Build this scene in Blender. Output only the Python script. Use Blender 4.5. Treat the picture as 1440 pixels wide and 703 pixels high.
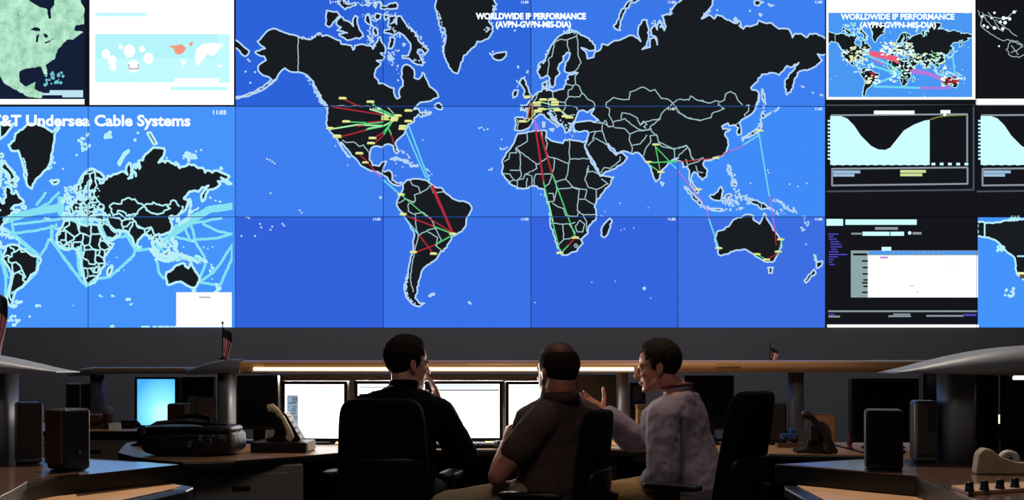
import bpy, bmesh, math, random
from mathutils import Vector, Matrix, Euler
from mathutils.geometry import tessellate_polygon
random.seed(7)
for o in list(bpy.data.objects): bpy.data.objects.remove(o)
SC = bpy.context.scene
COL = SC.collection
PI = math.pi
# ---------------------------------------------------------------- camera
F = 1650.0; CZ = 1.16; HZ = 515.0          # focal length in pixels, eye height, horizon row of the 1440x703 frame
cam_d = bpy.data.cameras.new('camera'); cam = bpy.data.objects.new('camera', cam_d); COL.objects.link(cam)
cam.location = (0, 0, CZ); cam.rotation_euler = (PI/2, 0, 0)
cam_d.sensor_fit = 'HORIZONTAL'; cam_d.sensor_width = 36; cam_d.lens = 36*F/1440; cam_d.shift_y = (HZ-351.5)/1440
cam_d.clip_end = 60; cam_d.clip_start = .05
SC.camera = cam
# ---------------------------------------------------------------- world, lights, exposure
wd = bpy.data.worlds.new('room_ambient'); SC.world = wd; wd.use_nodes = True
wd.node_tree.nodes['Background'].inputs[0].default_value = (.9, .85, .8, 1)
wd.node_tree.nodes['Background'].inputs[1].default_value = .01
SC.view_settings.view_transform = 'Standard'; SC.view_settings.look = 'None'
SC.view_settings.exposure = 0; SC.view_settings.gamma = 1; SC.view_settings.use_curve_mapping = False
def area(name, loc, target, size, power, col, size_y=None):
    d = bpy.data.lights.new(name, 'AREA'); d.energy = power; d.color = col; d.size = size
    if size_y: d.shape = 'RECTANGLE'; d.size_y = size_y
    o = bpy.data.objects.new(name, d); COL.objects.link(o); o.location = loc
    o.rotation_euler = (Vector(target)-Vector(loc)).to_track_quat('-Z', 'Y').to_euler(); return o
def spot(name, loc, target, power, col, ang, blend=.6, r=.08):
    d = bpy.data.lights.new(name, 'SPOT'); d.energy = power; d.color = col; d.spot_size = math.radians(ang); d.spot_blend = blend; d.shadow_soft_size = r
    o = bpy.data.objects.new(name, d); COL.objects.link(o); o.location = loc
    o.rotation_euler = (Vector(target)-Vector(loc)).to_track_quat('-Z', 'Y').to_euler(); return o
area('ceiling_panel_light', (0, 2.2, 3.4), (0, 4.9, .8), 2.4, 20, (1, .82, .74), .8)
area('ceiling_light_rear', (0, 8.6, 3.7), (0, 10.8, .7), 9, 50, (1, .97, .98), .4)
spot('downlight_left_console', (-1.35, 4.55, 3.3), (-1.36, 3.9, .7), 280, (1, .83, .66), 50)
spot('downlight_right_console', (1.25, 4.55, 3.3), (1.25, 3.9, .7), 240, (1, .83, .66), 50)
spot('downlight_desk', (.9, 5.6, 3.3), (1.1, 5.9, .7), 60, (1, .8, .62), 56)
spot('downlight_canopy', (-.1, 5.5, 3.3), (-.1, 6.5, 1.15), 60, (1, .76, .52), 84)
area('under_canopy_light', (-.5, 6.46, 1.108), (-.5, 6.25, .7), 1.5, 42, (1, .87, .70), .05)
# ---------------------------------------------------------------- helpers
def W(px, py, Y): return Vector(((px-720)*Y/F, Y, CZ+(HZ-py)*Y/F))
def PZ(px, py, z):
    Y = (CZ-z)*F/(py-HZ); return Vector(((px-720)*Y/F, Y, z))
def lin(h):
    h = h.lstrip('#'); r = []
    for i in (0, 2, 4):
        c = int(h[i:i+2], 16)/255; r.append(c/12.92 if c <= .04045 else ((c+.055)/1.055)**2.4)
    return (*r, 1)
MATS = {}
def mat(name, hexc, rough=.6, metal=0, noise=.12, scale=30, bump=0, spec=.5, coat=0):
    if name in MATS: return MATS[name]
    m = bpy.data.materials.new(name); m.use_nodes = True; nt = m.node_tree; b = nt.nodes['Principled BSDF']
    b.inputs['Roughness'].default_value = rough; b.inputs['Metallic'].default_value = metal
    b.inputs['Specular IOR Level'].default_value = spec; b.inputs['Coat Weight'].default_value = coat
    c = lin(hexc)
    tc = nt.nodes.new('ShaderNodeTexCoord'); n = nt.nodes.new('ShaderNodeTexNoise'); n.inputs['Scale'].default_value = scale; n.inputs['Detail'].default_value = 5
    nt.links.new(tc.outputs['Object'], n.inputs['Vector'])
    r = nt.nodes.new('ShaderNodeValToRGB')
    r.color_ramp.elements[0].color = tuple(x*(1-noise) for x in c[:3])+(1,); r.color_ramp.elements[1].color = tuple(min(1, x*(1+noise)) for x in c[:3])+(1,)
    r.color_ramp.elements[0].position = .3; r.color_ramp.elements[1].position = .7
    nt.links.new(n.outputs['Fac'], r.inputs['Fac']); nt.links.new(r.outputs['Color'], b.inputs['Base Color'])
    if bump:
        bp = nt.nodes.new('ShaderNodeBump'); bp.inputs['Strength'].default_value = bump; bp.inputs['Distance'].default_value = .01
        nt.links.new(n.outputs['Fac'], bp.inputs['Height']); nt.links.new(bp.outputs['Normal'], b.inputs['Normal'])
    MATS[name] = m; return m
def emis(name, hexc, s=1.0):
    if name in MATS: return MATS[name]
    m = bpy.data.materials.new(name); m.use_nodes = True; nt = m.node_tree; nt.nodes.clear()
    e = nt.nodes.new('ShaderNodeEmission'); o = nt.nodes.new('ShaderNodeOutputMaterial'); e.inputs[0].default_value = lin(hexc); e.inputs[1].default_value = s
    nt.links.new(e.outputs[0], o.inputs[0]); MATS[name] = m; return m
def tag(o, label=None, cat=None, group=None, kind=None):
    if label: o['label'] = label
    if cat: o['category'] = cat
    if group: o['group'] = group
    if kind: o['kind'] = kind
    return o
def thing(name, loc, label, cat, group=None, rz=0, rx=0):
    o = bpy.data.objects.new(name, None); COL.objects.link(o); o.empty_display_size = .05
    o.location = loc; o.rotation_euler = (rx, 0, rz); return tag(o, label, cat, group)
class MB:
    def __init__(s): s.v = []; s.f = []; s.m = []; s.mi = 0; s.smooth = []
    def add(s, vs, fs, M=None, smooth=False):
        n = len(s.v)
        s.v += [(M @ Vector(p)) if M else Vector(p) for p in vs]
        for f in fs: s.f.append(tuple(n+i for i in f)); s.m.append(s.mi); s.smooth.append(smooth)
        return s
    def box(s, c, d, M=None):
        x, y, z = c; a, b, e = d[0]/2, d[1]/2, d[2]/2
        return s.add([(x+i*a, y+j*b, z+k*e) for k in (-1, 1) for j in (-1, 1) for i in (-1, 1)],
            [(0, 2, 3, 1), (4, 5, 7, 6), (0, 1, 5, 4), (2, 6, 7, 3), (0, 4, 6, 2), (1, 3, 7, 5)], M)
    def prism(s, poly, z0, z1, M=None, axis='z', smooth=False):
        n = len(poly)
        if sum(poly[i][0]*poly[(i+1) % n][1]-poly[(i+1) % n][0]*poly[i][1] for i in range(n)) < 0: poly = poly[::-1]
        if axis == 'z': g = lambda p, h: (p[0], p[1], h)
        elif axis == 'y': g = lambda p, h: (p[0], -h, p[1])
        else: g = lambda p, h: (h, p[0], p[1])
        vs = [g(p, z0) for p in poly]+[g(p, z1) for p in poly]
        s.add(vs, [tuple(range(n))[::-1], tuple(range(n, 2*n))], M)
        k = len(s.v)-2*n
        for i in range(n):
            j = (i+1) % n; s.f.append((k+i, k+j, k+n+j, k+n+i)); s.m.append(s.mi); s.smooth.append(smooth)
        return s
    def tube(s, pts, rad, n=10, cap=True, M=None):
        pts = [Vector(p) for p in pts]
        if not hasattr(rad, '__len__'): rad = [rad]*len(pts)
        vs = []; up = None
        for i, p in enumerate(pts):
            t = (pts[min(i+1, len(pts)-1)]-pts[max(i-1, 0)]).normalized()
            if up is None: up = Vector((0, 0, 1)) if abs(t.z) < .9 else Vector((0, 1, 0))
            u = t.cross(up).normalized(); w = u.cross(t); up = w
            for k in range(n):
                a = 2*PI*k/n; vs.append(p+(u*math.cos(a)+w*math.sin(a))*rad[i])
        fs = [(i*n+k, i*n+(k+1) % n, (i+1)*n+(k+1) % n, (i+1)*n+k) for i in range(len(pts)-1) for k in range(n)]
        s.add(vs, fs, M, True)
        if cap: s.add(vs[:n], [tuple(range(n))[::-1]], M); s.add(vs[-n:], [tuple(range(n))], M)
        return s
    def lathe(s, prof, n=20, M=None):      # (r, z)
        vs = [(r*math.cos(2*PI*k/n), r*math.sin(2*PI*k/n), z) for r, z in prof for k in range(n)]
        fs = [(i*n+k, i*n+(k+1) % n, (i+1)*n+(k+1) % n, (i+1)*n+k) for i in range(len(prof)-1) for k in range(n)]
        return s.add(vs, fs, M, True)
    def pad(s, c, r, e1=.4, e2=.4, nu=28, nv=14, M=None, bend=0, taper=0):   # superellipsoid cushion
        P = lambda t, e: math.copysign(abs(t)**e, t)
        vs = []
        for j in range(nv+1):
            v = -PI/2+PI*j/nv
            for i in range(nu):
                u = 2*PI*i/nu
                x = P(math.cos(v), e1)*P(math.cos(u), e2); y = P(math.cos(v), e1)*P(math.sin(u), e2); z = P(math.sin(v), e1)
                vs.append((c[0]+r[0]*x*(1-taper*z), c[1]+r[1]*y+bend*x*x, c[2]+r[2]*z))
        fs = [(j*nu+i, j*nu+(i+1) % nu, (j+1)*nu+(i+1) % nu, (j+1)*nu+i) for j in range(nv) for i in range(nu)]
        return s.add(vs, fs, M, True)
    def build(s, name, mats, parent=None, world=False, bevel=0, kind=None, seg=2):
        me = bpy.data.meshes.new(name)
        vs = s.v
        if parent is not None and world:
            I = parent.matrix_basis.inverted(); vs = [I @ p for p in vs]
        me.from_pydata(vs, [], s.f)
        for m in (mats if isinstance(mats, (list, tuple)) else [mats]): me.materials.append(m)
        me.polygons.foreach_set('material_index', s.m); me.polygons.foreach_set('use_smooth', s.smooth); me.update()
        o = bpy.data.objects.new(name, me); COL.objects.link(o)
        if parent is not None: o.parent = parent
        if bevel:
            b = o.modifiers.new('bevel', 'BEVEL'); b.width = bevel; b.segments = seg; b.limit_method = 'ANGLE'
        if kind: o['kind'] = kind
        return o
def copy_tree(o, parent=None):
    c = o.copy(); COL.objects.link(c)
    if parent is not None: c.parent = parent
    for ch in [k for k in bpy.data.objects if k.parent == o]: copy_tree(ch, c)
    return c
def relabel(o, label): o['label'] = label; return o
M_ = lambda loc=(0, 0, 0), rz=0, rx=0, ry=0: Matrix.Translation(loc) @ Euler((rx, ry, rz)).to_matrix().to_4x4()

# ---------------------------------------------------------------- materials
carpet = mat('carpet', '#23242a', .95, noise=.3, scale=120, bump=.3)
wallp = mat('wall_paint', '#6e6e74', .85, noise=.04, scale=4)
ceilp = mat('ceiling_paint', '#3a3a3c', .9)
black = mat('black_plastic', '#0a0b0e', .45, noise=.1, spec=.35)
blackf = mat('black_fabric', '#07080a', .95, noise=.25, scale=200, bump=.2, spec=.12)
darkg = mat('dark_grey_plastic', '#232428', .5)
grey = mat('grey_laminate', '#75716d', .5, noise=.05)
silver = mat('silver_paint', '#6a717c', .5, metal=.15, noise=.04)
tan = mat('tan_laminate', '#b8906a', .38, noise=.08, scale=12)
tand = mat('brown_laminate', '#553a2a', .28, noise=.1, scale=12, spec=.9, coat=.6)
edge = mat('dark_edge_band', '#15161b', .4)
# ================================================================= STRUCTURE
WY = 10.8; S = WY/F
b = MB().box((0, 5.5, -.05), (16, 13, .1)); tag(b.build('floor', carpet), kind='structure')
b = MB().prism([(10.803, 0), (10.803, 1.5125), (11.4, 1.5125), (11.4, 5), (11.6, 5), (11.6, 0)], -8, 8, axis='x'); tag(b.build('wall_back', wallp), kind='structure')
b = MB().box((0, 5.5, 5.05), (16, 13, .1)); tag(b.build('ceiling', ceilp), kind='structure')
for sx, nm in ((-1, 'wall_left'), (1, 'wall_right')):
    b = MB().box((sx*8.05, 5.5, 2.5), (.1, 13, 5)); tag(b.build(nm, wallp), kind='structure')
# ================================================================= VIDEO WALL: what the screens show, in wall coordinates
def pl(s, x0=0, y0=0, sc=1.0):
    q = [float(t) for t in s.replace(';', ' ').replace(',', ' ').split()]
    return [(x0+q[i]/sc, y0+q[i+1]/sc) for i in range(0, len(q)-1, 2)]
CA = (330, 0, 4.533); CB = (530, 0, 4.536); CC = (740, 0, 4.536); CD = (950, 0, 4.536); CE = (440, 130, 4.395); CG = (690, 130, 4.395)
CH = (880, 130, 2.603); CJ = (430, 0, 7.031); CK = (500, 80, 7.03); CL = (440, 120, 7.03); CM = (530, 0, 7.031); CN = (710, 80, 6.393)
CO = (940, 110, 5.856); CP = (830, 110, 4.394); CQ = (940, 220, 3.905); CR = (690, 180, 3.7); CS = (530, 240, 3.513)
LAND = {}
LAND['north_america'] = (
 pl('220,190 250,182 300,200 340,215 385,225 405,232', *CA)+pl('0,385 60,385 100,350 140,325 165,360 215,350 270,375 340,400 350,435 400,440 450,450 470,495 485,450 530,440 600,450 650,455 665,485 680,440 700,420 715,370 735,365 745,400 770,440 790,490 785,530 740,525 780,560 760,600 700,600 745,625 705,670', *CJ)
 +pl('195,150 190,200 215,220 230,265 265,260 310,285 350,305 380,310 385,370 410,415 440,400 430,340 440,310 470,285 470,240 450,200 460,170 455,130 470,90 500,75 535,85 580,130 585,170 580,205 625,220 655,190 660,155 680,170 700,220 720,265 760,310 800,345 820,400 790,410 750,435 690,445 640,450 600,490 575,520 620,510 640,555 700,552 740,545 700,580 650,597 620,570 580,605 580,640 530,665', *CK)
 +pl('940,385 925,430 905,480 860,520 830,545 815,580 830,610 845,660 830,675 800,640 795,600 745,580 710,590 690,610 640,600 600,605 570,640 560,690', *CL)
 +pl('350,375 350,415 370,450 410,455 430,430 455,425 445,450 430,490 470,480 490,500 490,540 520,560 550,555 540,575 490,565 460,525 430,505 400,490 350,480 290,445 265,410 235,380 200,340 180,312 172,308 175,330 205,370 230,400 215,398 190,360 165,320 152,290 130,270 100,230 85,200 85,150 90,110 85,85 60,65 40,30 20,0', *CE)
 +pl('585,670 560,640 540,600 520,560 490,510 460,480 430,465 405,460 370,460 340,450 320,435 300,450 280,475 265,510 240,532 200,562 150,585 100,608 60,617 10,627 10,618 60,608 110,590 160,560 200,535 235,505 215,490 180,480 150,450 150,420 175,400 200,385 190,360 150,350 130,335 170,315 195,310 185,300 165,290 145,265 175,235 200,205', *CA))
LAND['chukotka_tip'] = pl('-60,230 5,255 40,280 60,300 95,325 70,360 40,340 15,310 -60,300', *CA)
LAND['newfoundland'] = pl('775,490 800,460 830,455 860,490 855,520 810,515', *CK)
LAND['banks'] = pl('205,105 240,110 280,120 310,115 340,155 300,195 270,225 230,270 195,245 205,200 200,150', *CJ)
LAND['victoria'] = pl('350,165 380,200 430,215 470,260 465,200 490,155 515,170 510,220 530,290 560,330 570,360 530,385 500,375 460,390 410,400 370,370 330,350 330,335 410,325 330,305 310,300 350,270 300,235 310,200', *CJ)
LAND['a1'] = pl('590,155 630,150 640,200 650,250 610,235 585,205', *CJ)
LAND['a2'] = pl('690,135 745,145 735,185 700,200 680,170', *CJ)
LAND['a3'] = pl('680,270 710,285 715,340 690,355 665,330', *CJ)
LAND['a4'] = pl('625,380 655,380 650,400 630,400', *CJ)
LAND['a5'] = pl('330,-30 370,0 400,40 430,40 490,25 500,50 460,60 390,95 350,60 320,20', *CJ)
LAND['a6'] = pl('600,-20 630,-10 625,60 605,55', *CJ)
LAND['a7'] = pl('670,50 700,45 690,80', *CJ)
LAND['a8'] = pl('740,20 760,60 800,60 830,35 890,25 910,45 905,85 850,90 780,95 740,85', *CJ)
LAND['a9'] = pl('520,-60 720,-60 700,-10 640,-5 560,-8', *CJ)
LAND['baffin'] = pl('65,150 110,145 120,180 105,250 130,290 75,300 70,325 120,330 170,350 215,320 250,340 300,390 335,450 320,520 310,550 250,550 255,575 320,580 360,620 400,640 450,650 460,610 400,520 410,490 440,490 470,545 510,490 470,450 410,400 380,330 350,290 300,260 270,210 240,160 200,160 195,240 180,150 130,160 80,200', *CM)
LAND['b1'] = pl('130,370 170,370 170,440 150,480 110,480 120,430', *CM)
LAND['b2'] = pl('110,550 170,580 150,600 115,590', *CM)
LAND['b3'] = pl('258,430 280,438 265,456', *CM)
GREEN = pl('350,-40 380,0 370,40 385,100 395,160 430,180 440,240 430,290 420,330 440,380 460,430 480,455 515,470 530,430 550,370 580,335 630,290 640,265 680,260 720,235 740,200 740,170 715,140 720,120 745,90 740,60 765,30 745,-10 745,-40', *CB)
LAND['greenland'] = GREEN
LAND['iceland'] = pl('720,340 735,352 760,340 790,335 825,330 825,355 790,385 755,380 740,370', *CB)
LAND['eurasia'] = (
 pl('90,660 100,610 90,550 110,540 195,555 205,520 200,490 140,480 150,460 145,435 200,430 220,400 240,385 270,340 300,315 330,310 340,280 335,240 380,215 375,240 370,290 410,300 430,310 470,300 525,290 535,260 550,240 545,210 570,200 560,180 575,160 640,150 655,145 620,135 560,145 535,130', *CN)
 +pl('245,430 250,400 275,360 280,340 260,335 235,360 235,390 210,410 200,440 215,465 190,490 185,540 165,560 150,535 150,500 135,480 110,495 90,500 75,470 75,420 120,380 140,340 160,290 180,260 210,230 240,215 270,190 300,195 330,205 350,225 400,245 440,290 440,320 400,325 370,310 350,305 385,340 390,375 430,365 440,330 470,320 482,280 520,290 560,260 600,255 640,235 660,225 700,240 730,265 715,230 715,180 745,125 770,130 780,180 780,240 770,290 740,315 790,300 790,250 820,240 835,285 825,235 795,225 800,180 820,160 835,190 850,130 880,195 890,170 865,100 900,90 920,95 930,60 950,30 980,10 1000,-10 1030,-40', *CC)
 +pl('100,-60 230,-50 245,-10 235,30 200,75 165,120 215,95 245,120 260,95 300,105 345,130 380,150 400,130 430,185 450,165 490,165 520,155 530,130 580,150 615,150 660,185 720,185 745,240 760,215 800,215 835,240 855,215 900,215 940,235 1000,260 1050,290 1000,350 945,350 905,345 935,385 920,400 880,430 840,450 790,455 760,500 750,560 710,605 695,560 695,520 720,480 760,440 785,400 730,430 710,420 690,450 660,480 620,465 550,475 510,530 480,560 530,590 530,640 510,690', *CD)
 +pl('750,130 745,190 720,240 690,290 640,325 600,345 585,370 600,420 600,460 570,470 560,440 575,410 540,385 500,395 490,370 440,395 450,420 510,420 465,455 490,510 495,550 480,600 440,640 380,660 340,680', *CO)
 +pl('250,10 215,25 200,20 190,40 215,80 210,110 185,130 165,110 160,95 140,85 130,100 120,130 150,170 165,200 150,200 130,165 115,130 115,80 100,55 80,60 75,30 40,20', *CQ)
 +pl('545,490 520,500 490,520 440,570 430,620 405,640 385,590 365,540 340,515 325,490 295,460 250,465 200,450 165,465 130,430 110,405 125,445 160,475 190,460 230,490 210,520 150,560 60,600 50,575 20,520', *CP)
 +pl('650,460 620,400 590,350 580,330 595,300 605,260 600,240 545,245 520,235 510,210 520,185 560,180 600,175 640,185 665,170 640,150 620,130 640,100 600,125 570,110 545,115 530,150 520,175 500,200 490,240 460,250 450,215 420,190 385,150 365,125 352,128 375,160 410,190 425,203 410,215 385,190 350,165 330,140 300,135 270,160 260,180 235,220 200,235 165,235', *CG))
LAND['africa'] = pl('140,30 190,20 240,15 290,15 290,50 330,70 375,80 385,60 440,65 480,75 500,65 490,90 500,130 530,190 560,230 570,250 640,255 625,290 590,330 550,380 540,410 550,450 545,480 510,510 505,550 470,580 480,600 450,640 410,655 370,660 345,610 330,560 310,500 310,460 305,410 280,350 280,320 250,315 225,300 180,315 140,315 100,290 75,260 60,240 65,200 60,180 80,130 100,110 120,80 130,50', *CR)
LAND['madagascar'] = pl('575,530 590,500 620,470 630,480 610,550 590,570 575,560', *CR)
LAND['south_america'] = pl('130,65 150,45 185,40 235,45 260,60 285,80 325,90 345,115 370,135 420,150 455,160 470,185 445,230 440,270 420,300 370,325 345,380 310,410 290,440 250,465 220,500 210,540 200,590 190,630 210,655 235,655 210,672 170,655 145,620 135,570 150,520 165,440 180,380 185,310 165,270 130,220 100,175 100,150 115,120 130,90', *CS)
LAND['australia'] = pl('275,540 270,500 255,450 265,415 330,385 360,345 400,335 420,320 465,325 465,345 500,370 515,340 525,310 545,350 570,390 600,430 620,460 620,500 600,540 580,575 540,580 510,565 480,550 455,530 420,510 370,515 330,535 290,545', *CQ)
LAND['tasmania'] = pl('545,610 575,610 570,640 550,640', *CQ)
LAND['nz_s'] = pl('745,680 800,620 810,640 770,680 755,695', *CQ)
LAND['nz_n'] = pl('820,580 845,575 840,600 815,615 812,590 798,540 808,545', *CQ)
LAND['papua'] = pl('420,235 445,230 470,240 510,255 555,280 580,300 540,285 510,290 480,265 450,250', *CQ)
LAND['borneo'] = pl('225,220 260,200 290,165 300,190 290,240 250,240', *CQ)
LAND['sumatra'] = pl('88,165 110,175 140,210 185,255 180,270 165,262 130,230', *CQ)
LAND['java'] = pl('190,272 240,285 300,292 300,298 240,297 195,280', *CQ)
LAND['sulawesi'] = pl('310,215 340,205 350,215 325,225 345,250 335,270 318,245 312,265', *CQ)
LAND['luzon'] = pl('325,45 340,55 335,90 350,105 335,100 325,75', *CQ)
LAND['mindanao'] = pl('350,130 375,140 370,165 345,160', *CQ)
LAND['honshu'] = pl('765,365 768,400 750,425 700,470 620,495 612,520 605,490 690,440 735,410 752,380', *CO)
LAND['hokkaido'] = pl('770,280 805,315 775,330 762,310', *CO)
LAND['sakhalin'] = pl('768,90 778,95 790,150 800,210 780,190 770,150', *CO)
LAND['britain'] = pl('170,190 190,250 220,320 240,350 180,370 165,340 180,310 150,260 130,230 150,195', *CN)
LAND['ireland'] = pl('85,300 120,300 110,350 75,370 70,330', *CN)
LAND['sardinia'] = pl('340,585 358,588 355,630 342,630', *CN)
LAND['sicily'] = pl('400,650 440,645 430,670', *CN)
LAND['novaya'] = pl('700,-10 640,20 600,80 580,130 555,165 565,182 600,195 600,140 620,90 660,30 720,0', *CC)
LAND['newsib'] = pl('500,10 520,0 560,15 530,38 505,32', *CD)
LAND['newsib2'] = pl('590,25 625,35 605,40', *CD)
LAND['newsib3'] = pl('532,88 550,92 542,104', *CD)
LAND['lanka'] = pl('435,640 455,650 445,665', *CP)
LAND['cuba'] = pl('478,412 520,400 580,428 600,442 530,414', *CE)
LAND['hispaniola'] = pl('600,450 650,448 648,458 605,460', *CE)
BORD = []
def bo(c, *ss):
    for s in ss: BORD.append(pl(s, *c))
bo(CA, '405,232 405,458')
bo(CL, '180,205 400,205 620,207', '740,220 800,280', '290,540 330,565 400,560 460,605 500,590 550,660')
bo(CR, '190,20 190,70 130,105', '130,105 235,185 245,190 300,150 280,110 270,60 265,20', '135,110 155,140 155,220 100,220', '130,105 135,130 100,130 95,160 70,175', '290,15 285,50 295,80 285,120 300,150 330,155',
   '330,155 405,185', '410,60 410,185', '410,160 510,160', '405,185 400,240 390,265 430,310 500,320', '330,155 330,190 320,240 340,280 390,265', '320,240 260,240 235,240 225,270 225,300', '235,185 240,210 180,240 170,265 140,270 140,310',
   '155,220 160,250 140,270', '180,240 215,250 215,300', '190,260 185,310', '320,240 305,290 280,310', '340,280 345,320 370,315 430,310', '345,320 330,380 300,385', '320,390 350,410 380,420 390,455 450,460 460,430', '430,310 460,320 455,380 450,430 480,450 545,450',
   '460,370 490,370 540,400', '500,320 490,365', '510,210 490,270 510,310 550,320 610,290 575,265', '550,320 550,380', '310,495 370,500 410,500 440,490', '410,500 440,550', '375,500 380,580 355,605', '380,580 430,570 470,580', '440,510 465,480 490,500 480,540 450,540 440,510',
   '480,450 500,490 500,540', '60,235 100,240 120,270 90,290', '120,270 140,275', '510,195 500,230 530,225 560,240', '300,340 325,340 330,380', '433,612 443,602 453,612 443,622 433,612')
bo(CC, '135,480 145,400 140,380 165,360 180,270 220,250 260,255', '260,255 265,300 275,335', '260,255 300,240 320,230 330,205', '320,230 330,290 330,350 350,400 320,445 300,465')
bo(CN, '655,145 630,180 635,245 615,260 540,245', '635,245 670,265 695,325 670,360 570,360 570,300 600,290 615,260', '430,310 435,370 480,400 540,410 570,360', '695,325 750,385 800,410 810,440 790,470', '540,410 550,440 640,450 655,480', '550,440 520,490 560,530 630,520', '435,370 390,380 390,450', '390,450 490,440 550,440',
   '300,330 270,390 240,430 250,480 270,530', '205,555 265,565', '110,560 120,600 110,650')
bo(CG, '690,200 690,240 640,240', '690,240 720,320', '640,280 720,325', '610,250 650,240 630,290', '600,330 640,290', '680,500 700,465 740,470 800,420 800,395', '645,185 690,190 740,215')
bo(CP, '95,175 100,150 140,120 190,130 240,130 245,85 325,55 370,80 400,70 440,125 480,130 510,155 550,130 610,135 620,110 660,135 703,140', '95,175 120,190 115,230 140,270 145,300 110,300 95,260 70,280 40,250', '510,155 470,190 440,220 430,255 370,300 380,330 415,360 420,390 520,440 540,430 590,415 615,440 625,490', '530,170 540,210 600,245 680,260 703,255',
   '190,250 195,215 240,220 290,245 310,290 340,270 430,250', '145,270 215,250 260,290 310,320 370,320', '150,305 210,310 245,345 240,380 260,430 255,460', '245,345 290,325 355,320 370,310', '260,415 310,405 350,350', '330,480 340,440 375,390 370,355 415,350', '420,390 440,420 520,440', '520,500 520,430', '545,480 600,430', '625,490 640,510 700,490', '590,500 605,540', '310,290 330,265 350,285 330,300 345,310')
bo(CO, '230,180 280,190 330,205 390,185 430,195 460,180 470,130 510,110 550,130 570,180 610,220', '640,225 665,220 660,270 625,300 640,325', '40,215 70,250 90,285 150,325 260,350 350,325 360,290 460,250 410,220 415,200', '540,390 600,350', '80,580 150,555 175,600 190,650 210,670')
bo(CQ, '100,55 120,40 160,30 190,10', '150,50 160,85 190,90', '510,255 510,288')
bo(CS, '165,50 175,70 205,80 215,110 185,120 190,150 155,165 155,200 180,215', '215,110 250,90 265,70', '265,70 280,110 330,105', '105,160 140,140 185,160', '180,215 225,205 265,235 290,285 320,345 290,370', '190,215 195,290 205,320 260,290 290,285', '205,320 190,380 175,460 165,540 180,600', '250,300 300,330 295,370', '290,370 330,400')
DOTS = []
def dots(c, s, r=1.2): DOTS.extend((x, y, r) for x, y in pl(s, *c))
dots(CA, '95,390 70,457 100,528 85,380 130,460', 1.6)
dots(CE, '680,295 215,450 140,330 510,515 515,440 555,460 735,505')
dots(CE, '418,650', 2.2)
dots(CG, '68,290 5,480 800,685 310,630')
dots(CG, '60,345 80,350 100,340', 1.5)
dots(CI := (740, 270, 3.514), '465,55 603,78 390,97 370,117 380,122 468,188 485,182 531,177 324,446 440,441 615,524 43,546', 1.0)
dots(CI, '583,476', 2.6)
dots(CS, '270,612 262,618 280,610', 2.4); dots(CS, '455,650 462,656', 1.8)
dots(CQ, '450,148 665,152 710,165 760,148 755,482 545,75 550,90', 1.3)
dots(CN, '118,90 200,140 205,130 175,185 120,95', 1.6); dots(CB, '900,425 960,460 880,195 740,330 725,345', 1.6)
dots(CD, '805,550 815,556 875,592 925,605 935,608 265,65 475,70', 1.6)
# fringes of fjords and small islands: a scatter of specks round a line
rnd = random.Random(3)
def fringe(c, s, n, w, r=1.3):
    L = pl(s, *c); segs = [(L[i], L[i+1]) for i in range(len(L)-1)]
    for k in range(n):
        a, b2 = rnd.choice(segs); t = rnd.random()
        DOTS.append((a[0]+(b2[0]-a[0])*t+rnd.uniform(-w, w), a[1]+(b2[1]-a[1])*t+rnd.uniform(-w, w), r*rnd.uniform(.6, 1.3)))
fringe(CA, '455,480 510,560 545,640 590,685', 46, 2.2); fringe(CA, '280,490 200,555 100,605', 22, 1.6)
fringe(CS, '155,510 140,560 145,620 190,660', 44, 2.2); fringe(CC, '70,460 120,380 170,270 250,205 330,205', 46, 2.0)
fringe(CB, '385,80 410,170 425,250 430,350', 34, 2.4); fringe(CB, '690,200 730,170 760,60 750,20', 26, 3)
fringe(CJ, '220,5 330,30 520,30 640,40 720,40', 46, 3); fringe(CJ, '640,300 640,400 680,450 600,410', 26, 4); fringe(CM, '190,180 130,260 200,330', 22, 3); fringe(CM, '300,240 400,350 500,500', 30, 2.4)
fringe(CM, '230,360 200,480 120,560 170,620', 24, 4); fringe(CQ, '100,170 150,235 190,275', 14, 3); fringe(CQ, '200,280 300,298 420,285', 40, 1.8); fringe(CQ, '310,220 340,270 400,230 370,190', 50, 6, 1.5)
fringe(CQ, '330,60 350,110 370,150', 26, 4, 1.4); fringe(CQ, '400,220 450,230 440,270', 20, 4); fringe(CQ, '580,240 640,270 700,310', 34, 3.2, 1.5); fringe(CQ, '580,290 600,310 630,300', 10, 3); fringe(CQ, '740,320 755,360 770,385', 12, 2); fringe(CQ, '725,395 750,405', 8, 2)
fringe(CO, '760,330 750,420 640,490', 34, 3); fringe(CO, '800,310 860,280 910,240', 24, 1.2); fringe(CO, '770,90 780,150 795,210 780,270', 20, 2); fringe(CN, '570,610 600,650 610,690', 26, 4); fringe(CN, '420,500 470,560 540,640', 20, 3)
fringe(CN, '340,260 380,290 420,260', 18, 3); fringe(CN, '100,210 130,230 120,260', 8, 2.4); fringe(CE, '500,410 560,420 640,455', 22, 2.4); fringe(CE, '520,350 560,370 600,410', 14, 2); fringe(CE, '690,455 720,500 715,540', 8, 2)
fringe(CD, '370,110 400,150 420,170', 20, 2.4); fringe(CD, '170,110 220,70', 16, 2); fringe(CC, '800,130 860,170 890,100 930,60', 26, 3.4); fringe(CK, '640,560 740,540 720,570', 16, 2.5); CZZ = (330, 0, 2.08)
dots(CZZ, '95,465 103,468 110,473 117,478 715,375 722,373 730,380 740,378 745,497 752,493 105,565 190,615 196,622 75,655 78,665 105,672 110,663 140,655 145,660 35,635 42,638 20,690 60,690 780,437 790,435', 1.5)
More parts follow.
